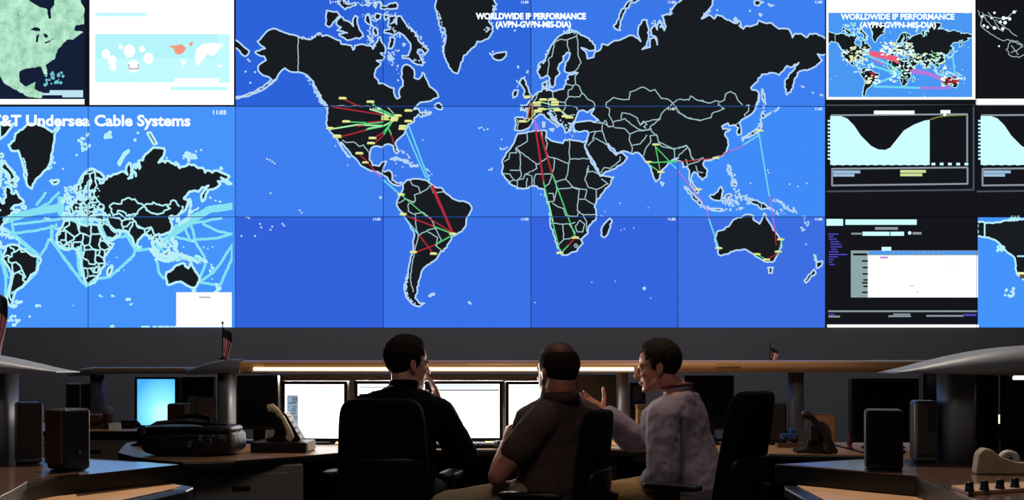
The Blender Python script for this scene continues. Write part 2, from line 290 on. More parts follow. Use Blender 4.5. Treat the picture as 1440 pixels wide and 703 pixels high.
fringe(CJ, '560,140 660,150 680,260 640,330', 26, 5, 1.1); fringe(CM, '60,130 200,150', 14, 3, 1.2); fringe(CM, '420,480 460,620 330,590', 16, 2.4, 1.2); fringe(CK, '410,60 420,180 425,280', 9, 1.5, 1.2); fringe(CA, '430,250 500,240 545,212', 14, 1.6, 1.2)
def fract(P, closed, amp=1.25, rs=random.Random(11)):
    out = []; n = len(P)
    for i in range(n if closed else n-1):
        a, b2 = P[i], P[(i+1) % n]; d = math.hypot(b2[0]-a[0], b2[1]-a[1]); k = max(1, min(12, int(d/3.2))); out.append(a)
        for j in range(1, k):
            t = j/k; m = amp*min(1, d/10); out.append((a[0]+(b2[0]-a[0])*t+rs.uniform(-m, m), a[1]+(b2[1]-a[1])*t+rs.uniform(-m, m)))
    if not closed: out.append(P[-1])
    return out
LAND = {k: fract(v, True) for k, v in LAND.items()}
BORD = [fract(v, False, .6) for v in BORD]
# ---- drawing primitives: every item is (layer, colour key, convex polygon)
ITEMS = []
LAYERS = ['window_area', 'map_land', 'cable_line', 'border_line', 'coastline', 'network_link', 'site_marker', 'inset_window', 'lettering']
def tris(P):
    if len(P) == 3: return [P]
    if len(P) == 4: return [[P[0], P[1], P[2]], [P[0], P[2], P[3]]]
    return [[P[i] for i in t] for t in tessellate_polygon([[Vector((x, y, 0)) for x, y in P]])]
def fill(layer, key, P, clip=None):
    if len(P) < 60:
        for t in tris(P): put(layer, key, t, clip)
        return
    y0 = min(p[1] for p in P); y1 = max(p[1] for p in P)          # long coasts: fill in thin bands, safe where the line crosses itself
    if clip: y0 = max(y0, clip[1]); y1 = min(y1, clip[3])
    h = .6; y = y0
    while y < y1:
        ym = y+h/2; xs = []
        for i in range(len(P)):
            a, b2 = P[i-1], P[i]
            if (a[1] <= ym) != (b2[1] <= ym): xs.append(a[0]+(ym-a[1])*(b2[0]-a[0])/(b2[1]-a[1]))
        xs.sort()
        for i in range(0, len(xs)-1, 2): rect(layer, key, xs[i], y, xs[i+1], min(y+h, y1), clip)
        y += h
def cliprect(P, R):
    x0, y0, x1, y1 = R
    for ax, v, s in ((0, x0, 1), (0, x1, -1), (1, y0, 1), (1, y1, -1)):
        if not P: return P
        out = []
        for i in range(len(P)):
            a, b2 = P[i-1], P[i]; da, db = s*(a[ax]-v), s*(b2[ax]-v)
            if da*db < 0:
                t = da/(da-db); out.append((a[0]+(b2[0]-a[0])*t, a[1]+(b2[1]-a[1])*t))
            if db >= 0: out.append(b2)
        P = out
    return P
def put(layer, key, P, clip=None):
    if clip: P = cliprect(P, clip)
    if len(P) >= 3: ITEMS.append((layer, key, P))
def rect(layer, key, x0, y0, x1, y1, clip=None): put(layer, key, [(x0, y0), (x1, y0), (x1, y1), (x0, y1)], clip)
def disc(layer, key, x, y, r, clip=None, ry=None, n=8): put(layer, key, [(x+r*math.cos(2*PI*k/n), y+(ry or r)*math.sin(2*PI*k/n)) for k in range(n)], clip)
def stroke(layer, key, P, w, closed=False, clip=None):
    n = len(P)
    for i in range(n if closed else n-1):
        a, b2 = P[i], P[(i+1) % n]; dx, dy = b2[0]-a[0], b2[1]-a[1]; d = math.hypot(dx, dy)
        if d < 1e-6: continue
        nx, ny = -dy/d*w/2, dx/d*w/2
        put(layer, key, [(a[0]+nx, a[1]+ny), (b2[0]+nx, b2[1]+ny), (b2[0]-nx, b2[1]-ny), (a[0]-nx, a[1]-ny)], clip)
        if i or closed: disc(layer, key, a[0], a[1], w/2, clip, n=6)
def text(layer, key, s, x, y, w, h, bold=0, clip=None):    # x, y: left and base line
    c = bpy.data.curves.new('lettering', 'FONT'); c.body = s; c.offset = bold; c.resolution_u = 3
    o = bpy.data.objects.new('lettering', c); COL.objects.link(o)
    me = o.evaluated_get(bpy.context.evaluated_depsgraph_get()).to_mesh()
    vs = [v.co.copy() for v in me.vertices]; fs = [tuple(p.vertices) for p in me.polygons]
    bpy.data.objects.remove(o); bpy.data.curves.remove(c)
    x0 = min(v.x for v in vs); x1 = max(v.x for v in vs); hh = max(v.y for v in vs if True)
    for f in fs: fill(layer, key, [(x+(vs[i].x-x0)/(x1-x0)*w, y-vs[i].y/.72*h) for i in f], clip)
# ---- main map
MR = (331, -6, 1160.5, 461)
for k, P in LAND.items():
    if k.endswith('_off'): continue
    fill('map_land', 'land', P, MR); stroke('coastline', 'coast', P, 2.3, True, MR)
for P in BORD: stroke('border_line', 'border', P, 1.5, False, MR)
for x, y, r in DOTS: disc('coastline', 'coast', x, y, r, MR)
def links(c, key, w, *ss):
    for s in ss: stroke('network_link', key, pl(s, *c), w, False, MR)
links(CL, 'red', 1.8, '290,130 450,205', '200,215 680,290', '540,368 700,355', '270,510 540,440', '600,525 690,470', '610,575 700,490', '775,490 805,575')
links(CL, 'green', 1.8, '570,160 620,210 800,300', '330,360 530,370', '520,440 700,405 800,345', '690,470 780,365', '700,490 780,370', '750,430 775,490', '720,440 780,350', '480,385 700,365', '640,230 760,290')
links(CL, 'palegreen', 2.2, '170,435 440,390 700,400', '560,235 660,265 800,320', '540,430 700,400 820,340')
links(CL, 'red', 2.2, '440,405 500,397')
links(CE, 'cyan', 2.0, '592,205 720,550', '572,235 700,530'); links(CE, 'red', 4.0, '735,575 790,703'); links(CE, 'red', 1.6, '290,385 340,432', '345,440 380,480'); links(CE, 'pink', 2.4, '370,480 420,522'); links(CE, 'cyan', 2.2, '435,540 540,632'); links(CE, 'red', 1.5, '480,240 500,315'); links(CE, 'green', 1.5, '470,225 480,245')
links(CS, 'green', 1.5, '120,120 250,230'); links(CS, 'red', 1.6, '250,230 370,305'); links(CS, 'red', 3.6, '278,85 372,305'); links(CS, 'red', 2, '150,225 280,275'); links(CS, 'green', 2, '280,275 375,312'); links(CS, 'green', 2, '375,318 290,365'); links(CS, 'red', 1.8, '290,365 195,402', '210,320 275,405'); links(CS, 'cyan', 1.8, '130,220 205,315')
links(CR, 'pink', 2, '230,-25 235,10', '240,-25 250,10'); links(CR, 'red', 2.6, '235,10 275,280', '255,15 320,240'); links(CR, 'green', 1.8, '275,280 320,480'); links(CR, 'palegreen', 1.6, '300,380 325,490'); links(CR, 'green', 1.8, '320,480 360,640', '320,240 440,565', '405,610 365,650'); links(CR, 'red', 1.8, '440,570 405,610')
links(CN, 'orange', 1.8, '250,430 240,540', '230,410 200,560', '200,550 270,560'); links(CN, 'pink', 1.8, '268,560 285,670', '230,400 240,360'); links(CN, 'palegreen', 1.6, '260,480 480,460 560,545', '300,400 460,440', '200,585 300,480')
links(CP, 'green', 1.5, '400,410 430,560', '400,420 500,525', '350,520 540,518', '360,530 430,580'); links(CP, 'red', 1.5, '425,540 432,580'); links(CP, 'cyan', 1.6, '495,525 535,560')
links(CH, 'pink', 1.6, '190,285 280,400', '290,410 305,465', '380,215 430,195', '528,380 545,500'); links(CH, 'cyan', 2, '305,465 340,570', '430,192 490,155', '487,150 525,380'); links(CH, 'red', 1.4, '190,255 330,240', '330,240 380,215', '545,500 550,560', '555,590 515,612'); links(CH, 'green', 1.4, '570,540 555,600', '480,592 515,612', '100,258 190,250')
def marks(c, *pts, w=11, h=3.6):
    for s in pts:
        for x, y in pl(s, *c): rect('site_marker', 'yellow', x-w/2, y-h/2+.4, x+w/2, y+h/2-.2, MR); rect('site_marker', 'paleyellow', x-w/2+1, y-h/2, x+w/2-2, y+.1, MR)
marks(CL, '295,128 570,163 945,250 330,358 945,355 890,405 885,430 590,522 575,572 460,672 170,425 715,310 715,335 840,300 810,325 800,345'); marks(CL, '240,505', w=12, h=5); marks(CE, '325,433', w=9, h=3)
marks(CS, '120,118 130,215 375,312 180,402 280,410', w=10); marks(CR, '440,570 360,650', w=10)
marks(CN, '205,360 345,385 430,385 450,410 290,415 290,440 330,470 300,490 470,480 450,435 545,535 580,545 160,580', w=11); marks(CP, '405,410 437,580 360,518', w=10, h=3)
marks(CH, '490,140 330,240 340,570 480,592 515,612 558,583 567,538 265,355', w=10, h=3)
for x in (539, 747, 953.5, 1160): 
    for y in (5, 155, 310): text('lettering', 'ink', '11:03', x-14, y, 10, 3.6, .02, MR)
text('lettering', 'ink', 'WORLDWIDE IP PERFORMANCE', 669, 27, 155, 8.5, .05, MR); text('lettering', 'ink', '(AVPN-GVPN-MIS-DIA)', 697, 38.5, 106, 8.5, .045, MR)
# ---- undersea cable map (left), the same continents squeezed
YK = [(-70, 178), (0, 214), (40, 236), (100, 267), (183, 308), (303, 371), (358, 400), (431, 432), (500, 462)]
def ymap(y):
    for (a, A), (b2, B) in zip(YK, YK[1:]):
        if y <= b2: return A+(y-a)*(B-A)/(b2-a)
    return 470
LM = lambda P: [(.512*(x-785)+120, ymap(y)) for x, y in P]
LR = (-83, 149.5, 327, 461)
CX = (0, 150, 5.02); CT = (0, 270, 3.7); CU = (60, 270, 4.686); CV = (190, 240, 3.906); C3 = (165, 145, 4.394)
for k, P in LAND.items():
    if k in ('greenland', 'novaya'): continue
    if min(p[0] for p in P) < 331 and k == 'chukotka_tip': continue
    q = LM(P); fill('map_land', 'land', q, LR); stroke('coastline', 'coastL', q, 3.3, True, LR)
gl = fract(pl('60,270 100,240 110,190 160,160 200,120 260,120 310,140 370,180 410,140 420,150 385,200 375,290 360,370 340,430 300,470 250,520 225,580 195,560 175,500 170,440 150,370 130,310 80,310', *CX), True, .8)
for P in (gl, pl('0,110 60,130 100,120 40,200 0,230', *CX), pl('0,390 40,400 90,460 110,500 70,530 30,450 0,420', *CX), pl('30,330 40,310 70,290 72,300 45,325 15,385 5,370', *C3), pl('185,185 205,180 245,250 225,255', *C3), pl('410,325 480,325 490,340 440,340', *C3), pl('640,460 680,480 710,500 680,500', *C3)):
    fill('map_land', 'land', P, LR); stroke('coastline', 'coastL', P, 3.2, True, LR)
for P in BORD: stroke('border_line', 'borderL', LM(P), 2.3, False, LR)
for x, y, r in DOTS:
    (x, y), = LM([(x, y)]); disc('coastline', 'coastL', x, y, r*.95, LR)
for x, y, r in [(116+rnd.uniform(-6, 10), 200+rnd.uniform(-12, 12), 2.4) for _ in range(16)]+[(150+rnd.uniform(-3, 6), 190+rnd.uniform(-4, 4), 3) for _ in range(7)]+[(20+rnd.uniform(-8, 8), 452+rnd.uniform(-8, 6), 2.2) for _ in range(12)]+[(200+rnd.uniform(0, 48), 460, 2.2) for _ in range(20)]+[(158, 460, 3.5), (141, 416, 2), (158, 416, 2), (179, 421, 2.6), (184, 428, 1.8), (24, 425, 3.4), (52, 430, 2.6), (42, 445, 1.8), (77, 229, 2), (108, 218, 1.8), (190, 197, 2.4), (194, 187, 2), (311, 237, 3), (276, 213, 1.6), (283, 211, 1.6)]:
    disc('coastline', 'coastL', x, y, r, LR)
def cables(c, w, *ss):
    for s in ss: stroke('cable_line', 'cable', fract(pl(s, *c), False, .5), w*1.25, False, LR)
cables(CT, 3, '60,170 150,160 320,140', '80,215 190,200 300,175', '60,150 75,220', '200,340 240,290 255,240', '200,340 190,420 120,490 60,530', '270,250 340,350 430,470', '0,340 30,440 30,560', '240,0 190,70', '310,0 250,60 190,90', '0,300 20,380 40,450')
cables(CT, 8, '20,150 130,115 320,75'); cables(CT, 5, '0,180 80,230 140,280 200,330', '20,140 180,110 320,90'); cables(CT, 4, '270,170 270,250 290,280 360,300')
cables(CU, 3.2, '70,330 150,450 250,580 290,620 350,570 440,560 510,500 600,420 610,380', '470,300 560,290 610,380 656,360', '60,230 60,330', '400,160 460,250 540,260 580,330', '330,150 370,200 420,300 470,310'); cables(CU, 7, '120,30 120,140 230,190 330,200', '240,360 245,470 260,560')
cables(CV, 3, '0,440 80,430 110,450', '120,490 130,560 160,595', '310,290 480,260', '370,290 450,330 530,350', '330,380 450,370 540,345', '210,360 330,390 380,470 385,520 355,590', '540,400 460,520 430,560 355,610', '345,610 430,625 470,625 530,490 540,400', '310,300 330,380', '270,300 300,380')
cables(CV, 8, '200,350 320,270 400,215 540,195', '110,440 200,360 240,300'); cables(CV, 5, '230,330 320,250 440,200 540,190', '110,440 160,480 300,480 350,490')
dots_l = [(rnd.uniform(212, 250), rnd.uniform(335, 366)) for _ in range(60)]
for x, y in dots_l: disc('coastline', 'coastL', x, y, rnd.uniform(1.2, 2.6), LR)
for _ in range(110): disc('coastline', 'coastL', rnd.uniform(92, 140), rnd.uniform(262, 305), rnd.uniform(1, 2.2), LR)
text('lettering', 'ink', 'AT&T Undersea Cable Systems', -29, 177, 297, 15.5, .032, LR)
text('lettering', 'ink', '11:03', 300, 161, 18, 6, .02, LR)
rect('inset_window', 'white', 248, 411, 326, 460); rect('lettering', 'paleline', 280, 417, 296, 419)
# ---- satellite map, top left
CW = (0, 0, 4.685)
rect('window_area', 'navy', -83, -6, 119, 139)
fill('map_land', 'satland', fract(pl('-380,-30 190,-30 190,0 250,40 310,60 320,125 335,125 335,60 360,30 355,-30 530,-30 535,20 555,50 555,160 500,165 490,200 550,212 480,262 440,262 380,330 360,390 300,430 315,490 290,490 270,440 180,450 130,470 130,540 170,570 235,540 230,590 280,600 275,645 190,640 30,550 0,500 -60,440 -150,300 -380,100', *CW), True, .8), (-83, -6, 119, 139))
for s in ('200,195 230,178 260,185 268,205 235,205', '240,235 262,222 255,245 250,280 237,278', '282,222 310,225 318,245 300,250', '292,280 340,262 330,275 300,288', '335,258 365,252 345,262', '230,560 330,555 330,600 290,610 250,600 240,590', '115,85 125,95 120,105'):
    fill('cable_line', 'navy2', pl(s, *CW))
for x, y in [(70+rnd.uniform(-8, 20), 108+rnd.uniform(-6, 12)) for _ in range(26)]: disc('coastline', 'shoal', x, y, rnd.uniform(1, 2.6))
rect('inset_window', 'paleblue', 70, 127, 117, 133); rect('inset_window', 'paleblue', 60, 131, 117, 134); rect('inset_window', 'paleblue', 88, 133, 117, 137)
rect('inset_window', 'white', -83, 139.5, 119, 147)
# ---- white status page
rect('window_area', 'white', 126, -6, 329, 147.5); rect('map_land', 'palecyan', 134, 48, 323, 116); rect('cable_line', 'palecyan2', 134, 48, 306, 82); rect('cable_line', 'palecyan', 134, 18, 205, 23)
rect('cable_line', 'palecyan', 240, 122, 320, 127)
for x, y, r in ((149, 76, 6), (158, 85, 6), (159, 94, 5), (182, 72, 8), (200, 69, 4), (209, 82, 7), (188, 93, 8), (170, 66, 3)): disc('border_line', 'white', x, y, r, n=14, ry=r*1.15)
for P in ('236,65 247,64 256,62 262,68 258,74 252,77 247,76 244,68', ):
    fill('border_line', 'coral', pl(P))
fill('border_line', 'coral', pl('266,60 272,59 270,64 267,65')); fill('border_line', 'white', pl('276,70 285,62 300,60 315,63 308,70 300,80 292,76 284,86 278,94 274,82'))
fill('border_line', 'white', pl('254,82 262,86 258,95')); fill('border_line', 'white', pl('304,92 313,91 310,96')); fill('border_line', 'white', pl('246,110 310,110 306,117 245,117'))
stroke('coastline', 'plum', pl('181,90 182,97 194,97 195,90'), 1.2)
# ---- right: mirror of the main map
rect('window_area', 'white', 1162, -6, 1371.5, 140)
MM = lambda P: [(1231+(x-642)*.255, 59+(y-100)*.24) for x, y in P]
RR = (1165, 18, 1367, 136.5)
rect('map_land', 'blueR', *RR)
for k, P in LAND.items():
    if len(P) < 16: continue
    q = MM(P); fill('cable_line', 'land', q, RR); stroke('coastline', 'coastL', q, 1.1, True, RR)
for P in BORD[::2]: stroke('border_line', 'coastL', MM(P), .7, False, RR)
for x, y, r in DOTS[::2]:
    (x, y), = MM([(x, y)]); disc('coastline', 'coastL', x, y, .8, RR)
CY = (1160, 0, 4.85)
def mini(key, w, *ss):
    for s in ss: stroke('network_link', key, pl(s, *CY), w, False, RR)
mini('coralred', 8, '300,365 400,380 500,410'); mini('pink2', 5, '580,490 700,500 800,545'); mini('pink2', 6, '600,480 680,500'); mini('red', 3, '580,470 590,500', '310,490 340,520'); mini('cyan', 3, '290,380 440,440 520,500 330,580', '300,440 480,500', '330,590 650,600'); mini('pink2', 3, '650,600 860,600', '320,400 400,440'); mini('cyan', 2.4, '870,380 885,500'); mini('coralred', 4, '440,380 500,430', '840,555 860,545')
for n, xa, xb, ya, yb, keys in ((60, 110, 300, 320, 420, ('paleyellow', 'yellow', 'ink', 'coastL')), (90, 380, 600, 290, 380, ('ink', 'ink', 'coastL', 'paleyellow')), (70, 580, 820, 360, 470, ('ink', 'paleyellow', 'coastL', 'palegreen')), (30, 790, 930, 520, 590, ('paleyellow', 'red', 'ink')), (40, 440, 600, 400, 560, ('coastL', 'palegreen', 'ink')), (26, 200, 330, 420, 520, ('ink', 'coastL', 'cyan')), (18, 280, 370, 520, 570, ('paleyellow', 'ink'))):
    for _ in range(n): x, y = pl('%f,%f' % (rnd.uniform(xa, xb), rnd.uniform(ya, yb)+(0)), *CY)[0]; disc('site_marker', rnd.choice(keys), x, y, rnd.uniform(1.2, 2.8), RR, ry=rnd.uniform(.8, 1.6))
text('lettering', 'ink', 'WORLDWIDE IP PERFORMANCE', 1182, 27.5, 160, 8, .04, RR); text('lettering', 'ink', '(AVPN-GVPN-MIS-DIA)', 1209, 39, 107, 8, .04, RR); text('lettering', 'ink', '11:03', 1354, 19, 9, 3, .02)
# ---- right: dark traffic map, top corner
rect('window_area', 'charcoal', 1374, -6, 1580, 137); rect('inset_window', 'white', 1372, 139, 1580, 147.5)
C8 = (1155, 0, 4.688)
for s in ('1030,70 1060,130 1050,170 1100,210 1160,250 1200,270 1230,260 1330,300', '1060,100 1200,130 1290,70', '1150,130 1220,190 1290,240', '1060,80 1110,160 1200,210', '1215,330 1240,280 1290,270 1330,310', '1220,330 1250,370 1300,380 1336,360', '1250,300 1300,360', '1100,80 1180,200', '1250,350 1320,310'): stroke('border_line', 'paleline', fract(pl(s, *C8), False), 1.2)
for s in ('1060,110', '1140,85', '1070,170', '1095,180', '1140,185', '1180,145', '1220,120', '1240,125', '1195,190', '1210,150', '1270,80', '1170,305', '1120,120', '1200,120'):
    x, y = pl(s, *C8)[0]; disc('site_marker', 'ink', x, y, rnd.uniform(1.4, 2.8))
# ---- right: traffic charts
C9 = (1155, 140, 4.137)
rect('window_area', 'charcoal', 1160.5, 147, 1580, 303)
def chart(ox, clip):
    q = lambda s: [(x+ox, y) for x, y in pl(s, *C9)]
    fill('map_land', 'ice', q('52,95 110,95 150,110 190,150 230,210 290,270 330,290 370,293 400,280 440,230 480,180 540,145 600,122 630,118 630,380 52,380'), clip)
    stroke('coastline', 'greyline', q('55,92 848,85 848,365'), 2.4, False, clip); stroke('coastline', 'greyline', q('62,403 850,395 850,490 62,500'), 2.4, True, clip)
    stroke('coastline', 'dimline', q('-5,35 885,25 885,525 -5,535'), 2.4, False, clip)
    stroke('network_link', 'olive', q('630,118 670,105 720,95 850,90'), 1.4, False, clip)
    for i in range(11): x, y = q('45,%d' % (125+i*22))[0]; rect('site_marker', 'ice', x-2, y-1.4, x+2.5, y+1.2, clip)
    for i in range(17): x, y = q('%d,378' % (75+i*48))[0]; rect('site_marker', 'ice', x-2.6, y-2.4, x+2.6, y+1.2, clip)
    a, b2 = q('305,65')[0]; rect('lettering', 'ink', a, b2, a+57, b2+5, clip); a, b2 = q('692,62')[0]; rect('lettering', 'ink', a, b2, a+14, b2+4.5, clip); disc('lettering', 'ink', a+6, b2+6.5, 2.2, clip)
    for (u, v, w) in ((68, 413, 38), (68, 432, 30)): a, b2 = q('%d,%d' % (u, v))[0]; rect('lettering', 'bluegrey', a, b2, a+w, b2+4, clip)
    for (u, v, w) in ((458, 410, 36), (458, 430, 31)): a, b2 = q('%d,%d' % (u, v))[0]; rect('lettering', 'limegrey', a, b2, a+w, b2+4, clip)
chart(0, (1162, 147, 1371, 303)); chart(211.5, (1373, 147, 1580, 303))
# ---- right: trouble list page
C0 = (1155, 295, 4.017)
rect('window_area', 'charcoal', 1160.5, 305, 1375, 463)
def rr(layer, key, s, clip=None):
    (a, b2), (c, d) = pl(s, *C0); rect(layer, key, a, b2, c, d, clip)
rr('inset_window', 'ice', '28,52 122,90'); rr('inset_window', 'ice', '135,55 538,85'); rr('inset_window', 'ice', '232,124 385,147'); rr('inset_window', 'ice', '390,124 466,147'); disc('inset_window', 'ice', *pl('498,131', *C0)[0], 2.6)
rr('inset_window', 'greyline', '302,98 432,113'); rr('inset_window', 'greyline', '168,130 228,140'); rr('inset_window', 'greyline', '515,126 565,140'); rr('inset_window', 'ice', '340,210 394,238')
rr('inset_window', 'greyfill', '166,230 884,495'); rr('lettering', 'white', '262,258 884,495'); rr('lettering', 'blueR', '270,233 872,252')
for i in range(21): rr('lettering', 'greyfill', '%d,233 %d,252' % (292+i*28, 300+i*28))
for y in (285, 322, 358, 392, 408, 428, 462): rr('lettering', 'charcoal', '%d,%d 262,%d' % (228+(y % 3)*4, y, y+9))
rr('lettering', 'pink2', '330,264 375,275'); rr('lettering', 'paleline', '725,303 745,309'); rr('lettering', 'paleline', '500,427 522,432'); rr('lettering', 'paleline', '535,460 548,465'); rr('lettering', 'charcoal', '178,246 258,258')
for i, (x, w) in enumerate(((38, 58), (40, 30), (40, 46), (50, 48), (50, 60), (50, 68), (54, 34), (40, 56), (40, 106), (40, 54), (40, 30), (40, 22), (44, 32))): rr('lettering', 'indigo', '%d,%d %d,%d' % (x, 134+i*14.4, x+w, 141+i*14.4))
rr('inset_window', 'greyline', '38,568 880,578'); rr('inset_window', 'white', '32,648 888,668')
rr('lettering', 'indigo', '40,588 75,596'); rr('lettering', 'greyline', '40,598 104,608'); rr('lettering', 'greyline', '405,586 502,594'); rr('lettering', 'greyline', '378,596 505,606'); rr('lettering', 'greyline', '592,594 800,604'); rr('lettering', 'indigo', '800,588 876,600')
# ---- right: regional map page
rect('window_area', 'blueR2', 1375, 305, 1580, 461)
for P in (pl('880,65 960,75 1050,60 1150,50 1400,60 1600,120 1600,400 1200,420 1150,400 1110,370 1095,330 1095,290 1090,270 1040,230 1000,185 960,165 920,155 880,150', *C0), ):
    P = fract(P, True, 1); fill('map_land', 'land', P, (1375, 305, 1580, 461)); stroke('coastline', 'coastL', P, 2.6, True, (1375, 305, 1580, 461))
stroke('border_line', 'coastL', pl('922,70 922,155', *C0), 2.2); stroke('border_line', 'coastL', pl('1105,262 1300,262', *C0), 2.2)
rr('site_marker', 'paleyellow', '1108,352 1180,366', (1375, 305, 1580, 461)); rr('site_marker', 'brown', '1120,370 1180,388')
for _ in range(14): disc('coastline', 'coastL', 1420+rnd.uniform(-7, 7), 411+rnd.uniform(-6, 6), 2)
for _ in range(16): disc('coastline', 'coastL', 1405+rnd.uniform(-3, 8), 349+rnd.uniform(-4, 4), 1.8)
for _ in range(20): disc('coastline', 'coastL', 1424+rnd.uniform(-6, 14), 306+rnd.uniform(-1, 4), 1.8)
# ---- colours of the picture elements
KEYS = {'land': ('#191d22', 1), 'coast': ('#b6d6f4', 1), 'border': ('#9fbfc4', 1), 'coastL': ('#b9f0f8', 1.0), 'borderL': ('#b4eef4', 1.0), 'cable': ('#86e2f2', 1.0),
 'red': ('#b5283a', 1), 'green': ('#4fcf74', 1), 'palegreen': ('#a9eeb0', 1), 'cyan': ('#6fd9ee', 1), 'pink': ('#b56fd6', 1), 'pink2': ('#b877dc', 1), 'orange': ('#c07a4e', 1), 'coralred': ('#f0607c', 1), 'yellow': ('#d8e07c', 1), 'paleyellow': ('#f2f3b8', 1),
 'ink': ('#f0fdff', 1.15), 'white': ('#ffffff', 1.15), 'paleline': ('#9fb4b6', 1), 'navy': ('#151f38', 1), 'navy2': ('#172038', 1), 'shoal': ('#6fc4d2', 1), 'paleblue': ('#bfe4f2', 1), 'palecyan': ('#c3fbff', 1), 'palecyan2': ('#b6f6fb', 1), 'coral': ('#f59a82', 1), 'plum': ('#7c5a78', 1),
 'charcoal': ('#15161c', 1), 'ice': ('#c9fbff', 1.05), 'greyline': ('#8c98a2', 1), 'dimline': ('#4a505c', 1), 'olive': ('#8f9448', 1), 'bluegrey': ('#9dc0dc', 1), 'limegrey': ('#cfe09a', 1), 'greyfill': ('#8fa6a8', 1), 'indigo': ('#4a48b8', 1), 'blueR': ('#4a98f4', 1), 'blueR2': ('#4494fb', 1), 'brown': ('#6a4636', 1)}
def sat_mat():
    m = emis('screen_satland', '#aed8b4', 1); nt = m.node_tree; e = [n for n in nt.nodes if n.type == 'EMISSION'][0]
    tc = nt.nodes.new('ShaderNodeTexCoord'); n = nt.nodes.new('ShaderNodeTexNoise'); n.inputs['Scale'].default_value = 9; n.inputs['Detail'].default_value = 8; n.inputs['Roughness'].default_value = .7
    r = nt.nodes.new('ShaderNodeValToRGB'); r.color_ramp.elements[0].color = lin('#7fb79b'); r.color_ramp.elements[1].color = lin('#c3f5d8'); r.color_ramp.elements[0].position = .3; r.color_ramp.elements[1].position = .62
    nt.links.new(tc.outputs['Object'], n.inputs['Vector']); nt.links.new(n.outputs['Fac'], r.inputs['Fac']); nt.links.new(r.outputs['Color'], e.inputs[0]); return m
def kmat(k):
    if k == 'satland': return MATS.get('screen_satland') or sat_mat()
    return emis('screen_'+k, *KEYS[k])
# ---- the cubes themselves
CX_ = [-83, 124, 331, 539, 746.7, 953.2, 1160.5, 1373, 1580]; RY_ = [-6, 149.5, 305, 461]
BLUE = [['#2c62da', '#2f68dc', '#3a78ea', '#3e80f2'], ['#3f7ff0', '#3c79ec', '#3f7cf0', '#408bf8'], ['#3263dd', '#3a72ea', '#3565de', '#3d6fe2']]
PLAB = [['showing a satellite picture of eastern North America', 'with a white status page and pale cyan world map', 'showing Alaska and western Canada in black on blue', 'showing Greenland and Baffin Island on blue', 'showing Scandinavia and western Siberia on blue', 'showing eastern Siberia and Kamchatka on blue', 'with a white page framing a crowded small world map', 'with a dark map of pale American network lines'],
 ['with the start of the undersea cable title and Greenland', 'with the end of the undersea cable title and Siberia', 'showing the western United States and Mexico with links', 'showing the Caribbean and Atlantic with cyan links', 'showing Africa and Arabia on blue with red links', 'showing China, India and Japan on blue', 'with the whole pale wave shaped traffic chart on black', 'with the second traffic chart cut off by the picture edge'],
 ['showing South America and pale cables on bright blue', 'with cable map of Australia and a blank white inset box', 'of almost empty Pacific blue beside the cable map', 'showing the lower half of South America on blue', 'showing southern Africa and Madagascar on blue', 'showing Australia and New Zealand on blue', 'with a black listing page and a blank white table', 'with a bright blue map of a dark North American coast']]
def wpt(x, y, off=0): return ((x-720)*S, WY-off, CZ+(HZ-y)*S)
pan = {}
seam = mat('cube_housing', '#1a2340', .5)
for r in range(3):
    for c in range(8):
        x0, x1, y0, y1 = CX_[c], CX_[c+1], RY_[r], RY_[r+1]
        root = thing('display_screen', wpt((x0+x1)/2, y1), 'big display tile '+PLAB[r][c], 'screen', 'tiles of the big display'); pan[r, c] = root
        g = .5
        a = wpt(x0+.12, y1-.12); d = wpt(x1-.12, y0+.12)
        MB().box(((a[0]+d[0])/2, WY+.26, (a[2]+d[2])/2), (d[0]-a[0], .5, d[2]-a[2])).build('housing', seam, root, True)
        blue = 2 <= c <= 5
        col = BLUE[r][c-2] if blue else ('#4794fb' if c < 2 and r else '#15161c')
        gx = .42 if (blue or (c < 2 and r)) else .3
        P = [wpt(x0+gx, y1-.42, 0), wpt(x1-gx, y1-.42, 0), wpt(x1-gx, y0+.42, 0), wpt(x0+gx, y0+.42, 0)]
        P2 = [(p[0], WY+.009, p[2]) for p in P]
        mb = MB().add(P, [(0, 1, 2, 3)]); mb.mi = 1; mb.add(P+P2, [(0, 4, 5, 1), (1, 5, 6, 2), (2, 6, 7, 3), (3, 7, 4, 0)]); mb.build('screen', [emis('screen_face_%s' % col[1:], col, 1), seam], root, True)
        R = (x0+gx, y0+.6, x1-gx, y1-.6)
        for li, ln in enumerate(LAYERS):
            mb = MB(); keys = []
            for L, k, P in ITEMS:
                if L != ln: continue
                if max(p[0] for p in P) < R[0] or min(p[0] for p in P) > R[2] or max(p[1] for p in P) < R[1] or min(p[1] for p in P) > R[3]: continue
                q = cliprect(P, R)
                if len(q) < 3: continue
                if k not in keys: keys.append(k)
                mb.mi = keys.index(k)
                if sum(q[i-1][0]*q[i][1]-q[i][0]*q[i-1][1] for i in range(len(q))) > 0: q = q[::-1]
                mb.add([wpt(x, y, .0006*(li+1)) for x, y in q], [tuple(range(len(q)))])
            if mb.f: mb.build(ln, [kmat(k) for k in keys], root, True, kind='stuff' if ln != 'window_area' else None)
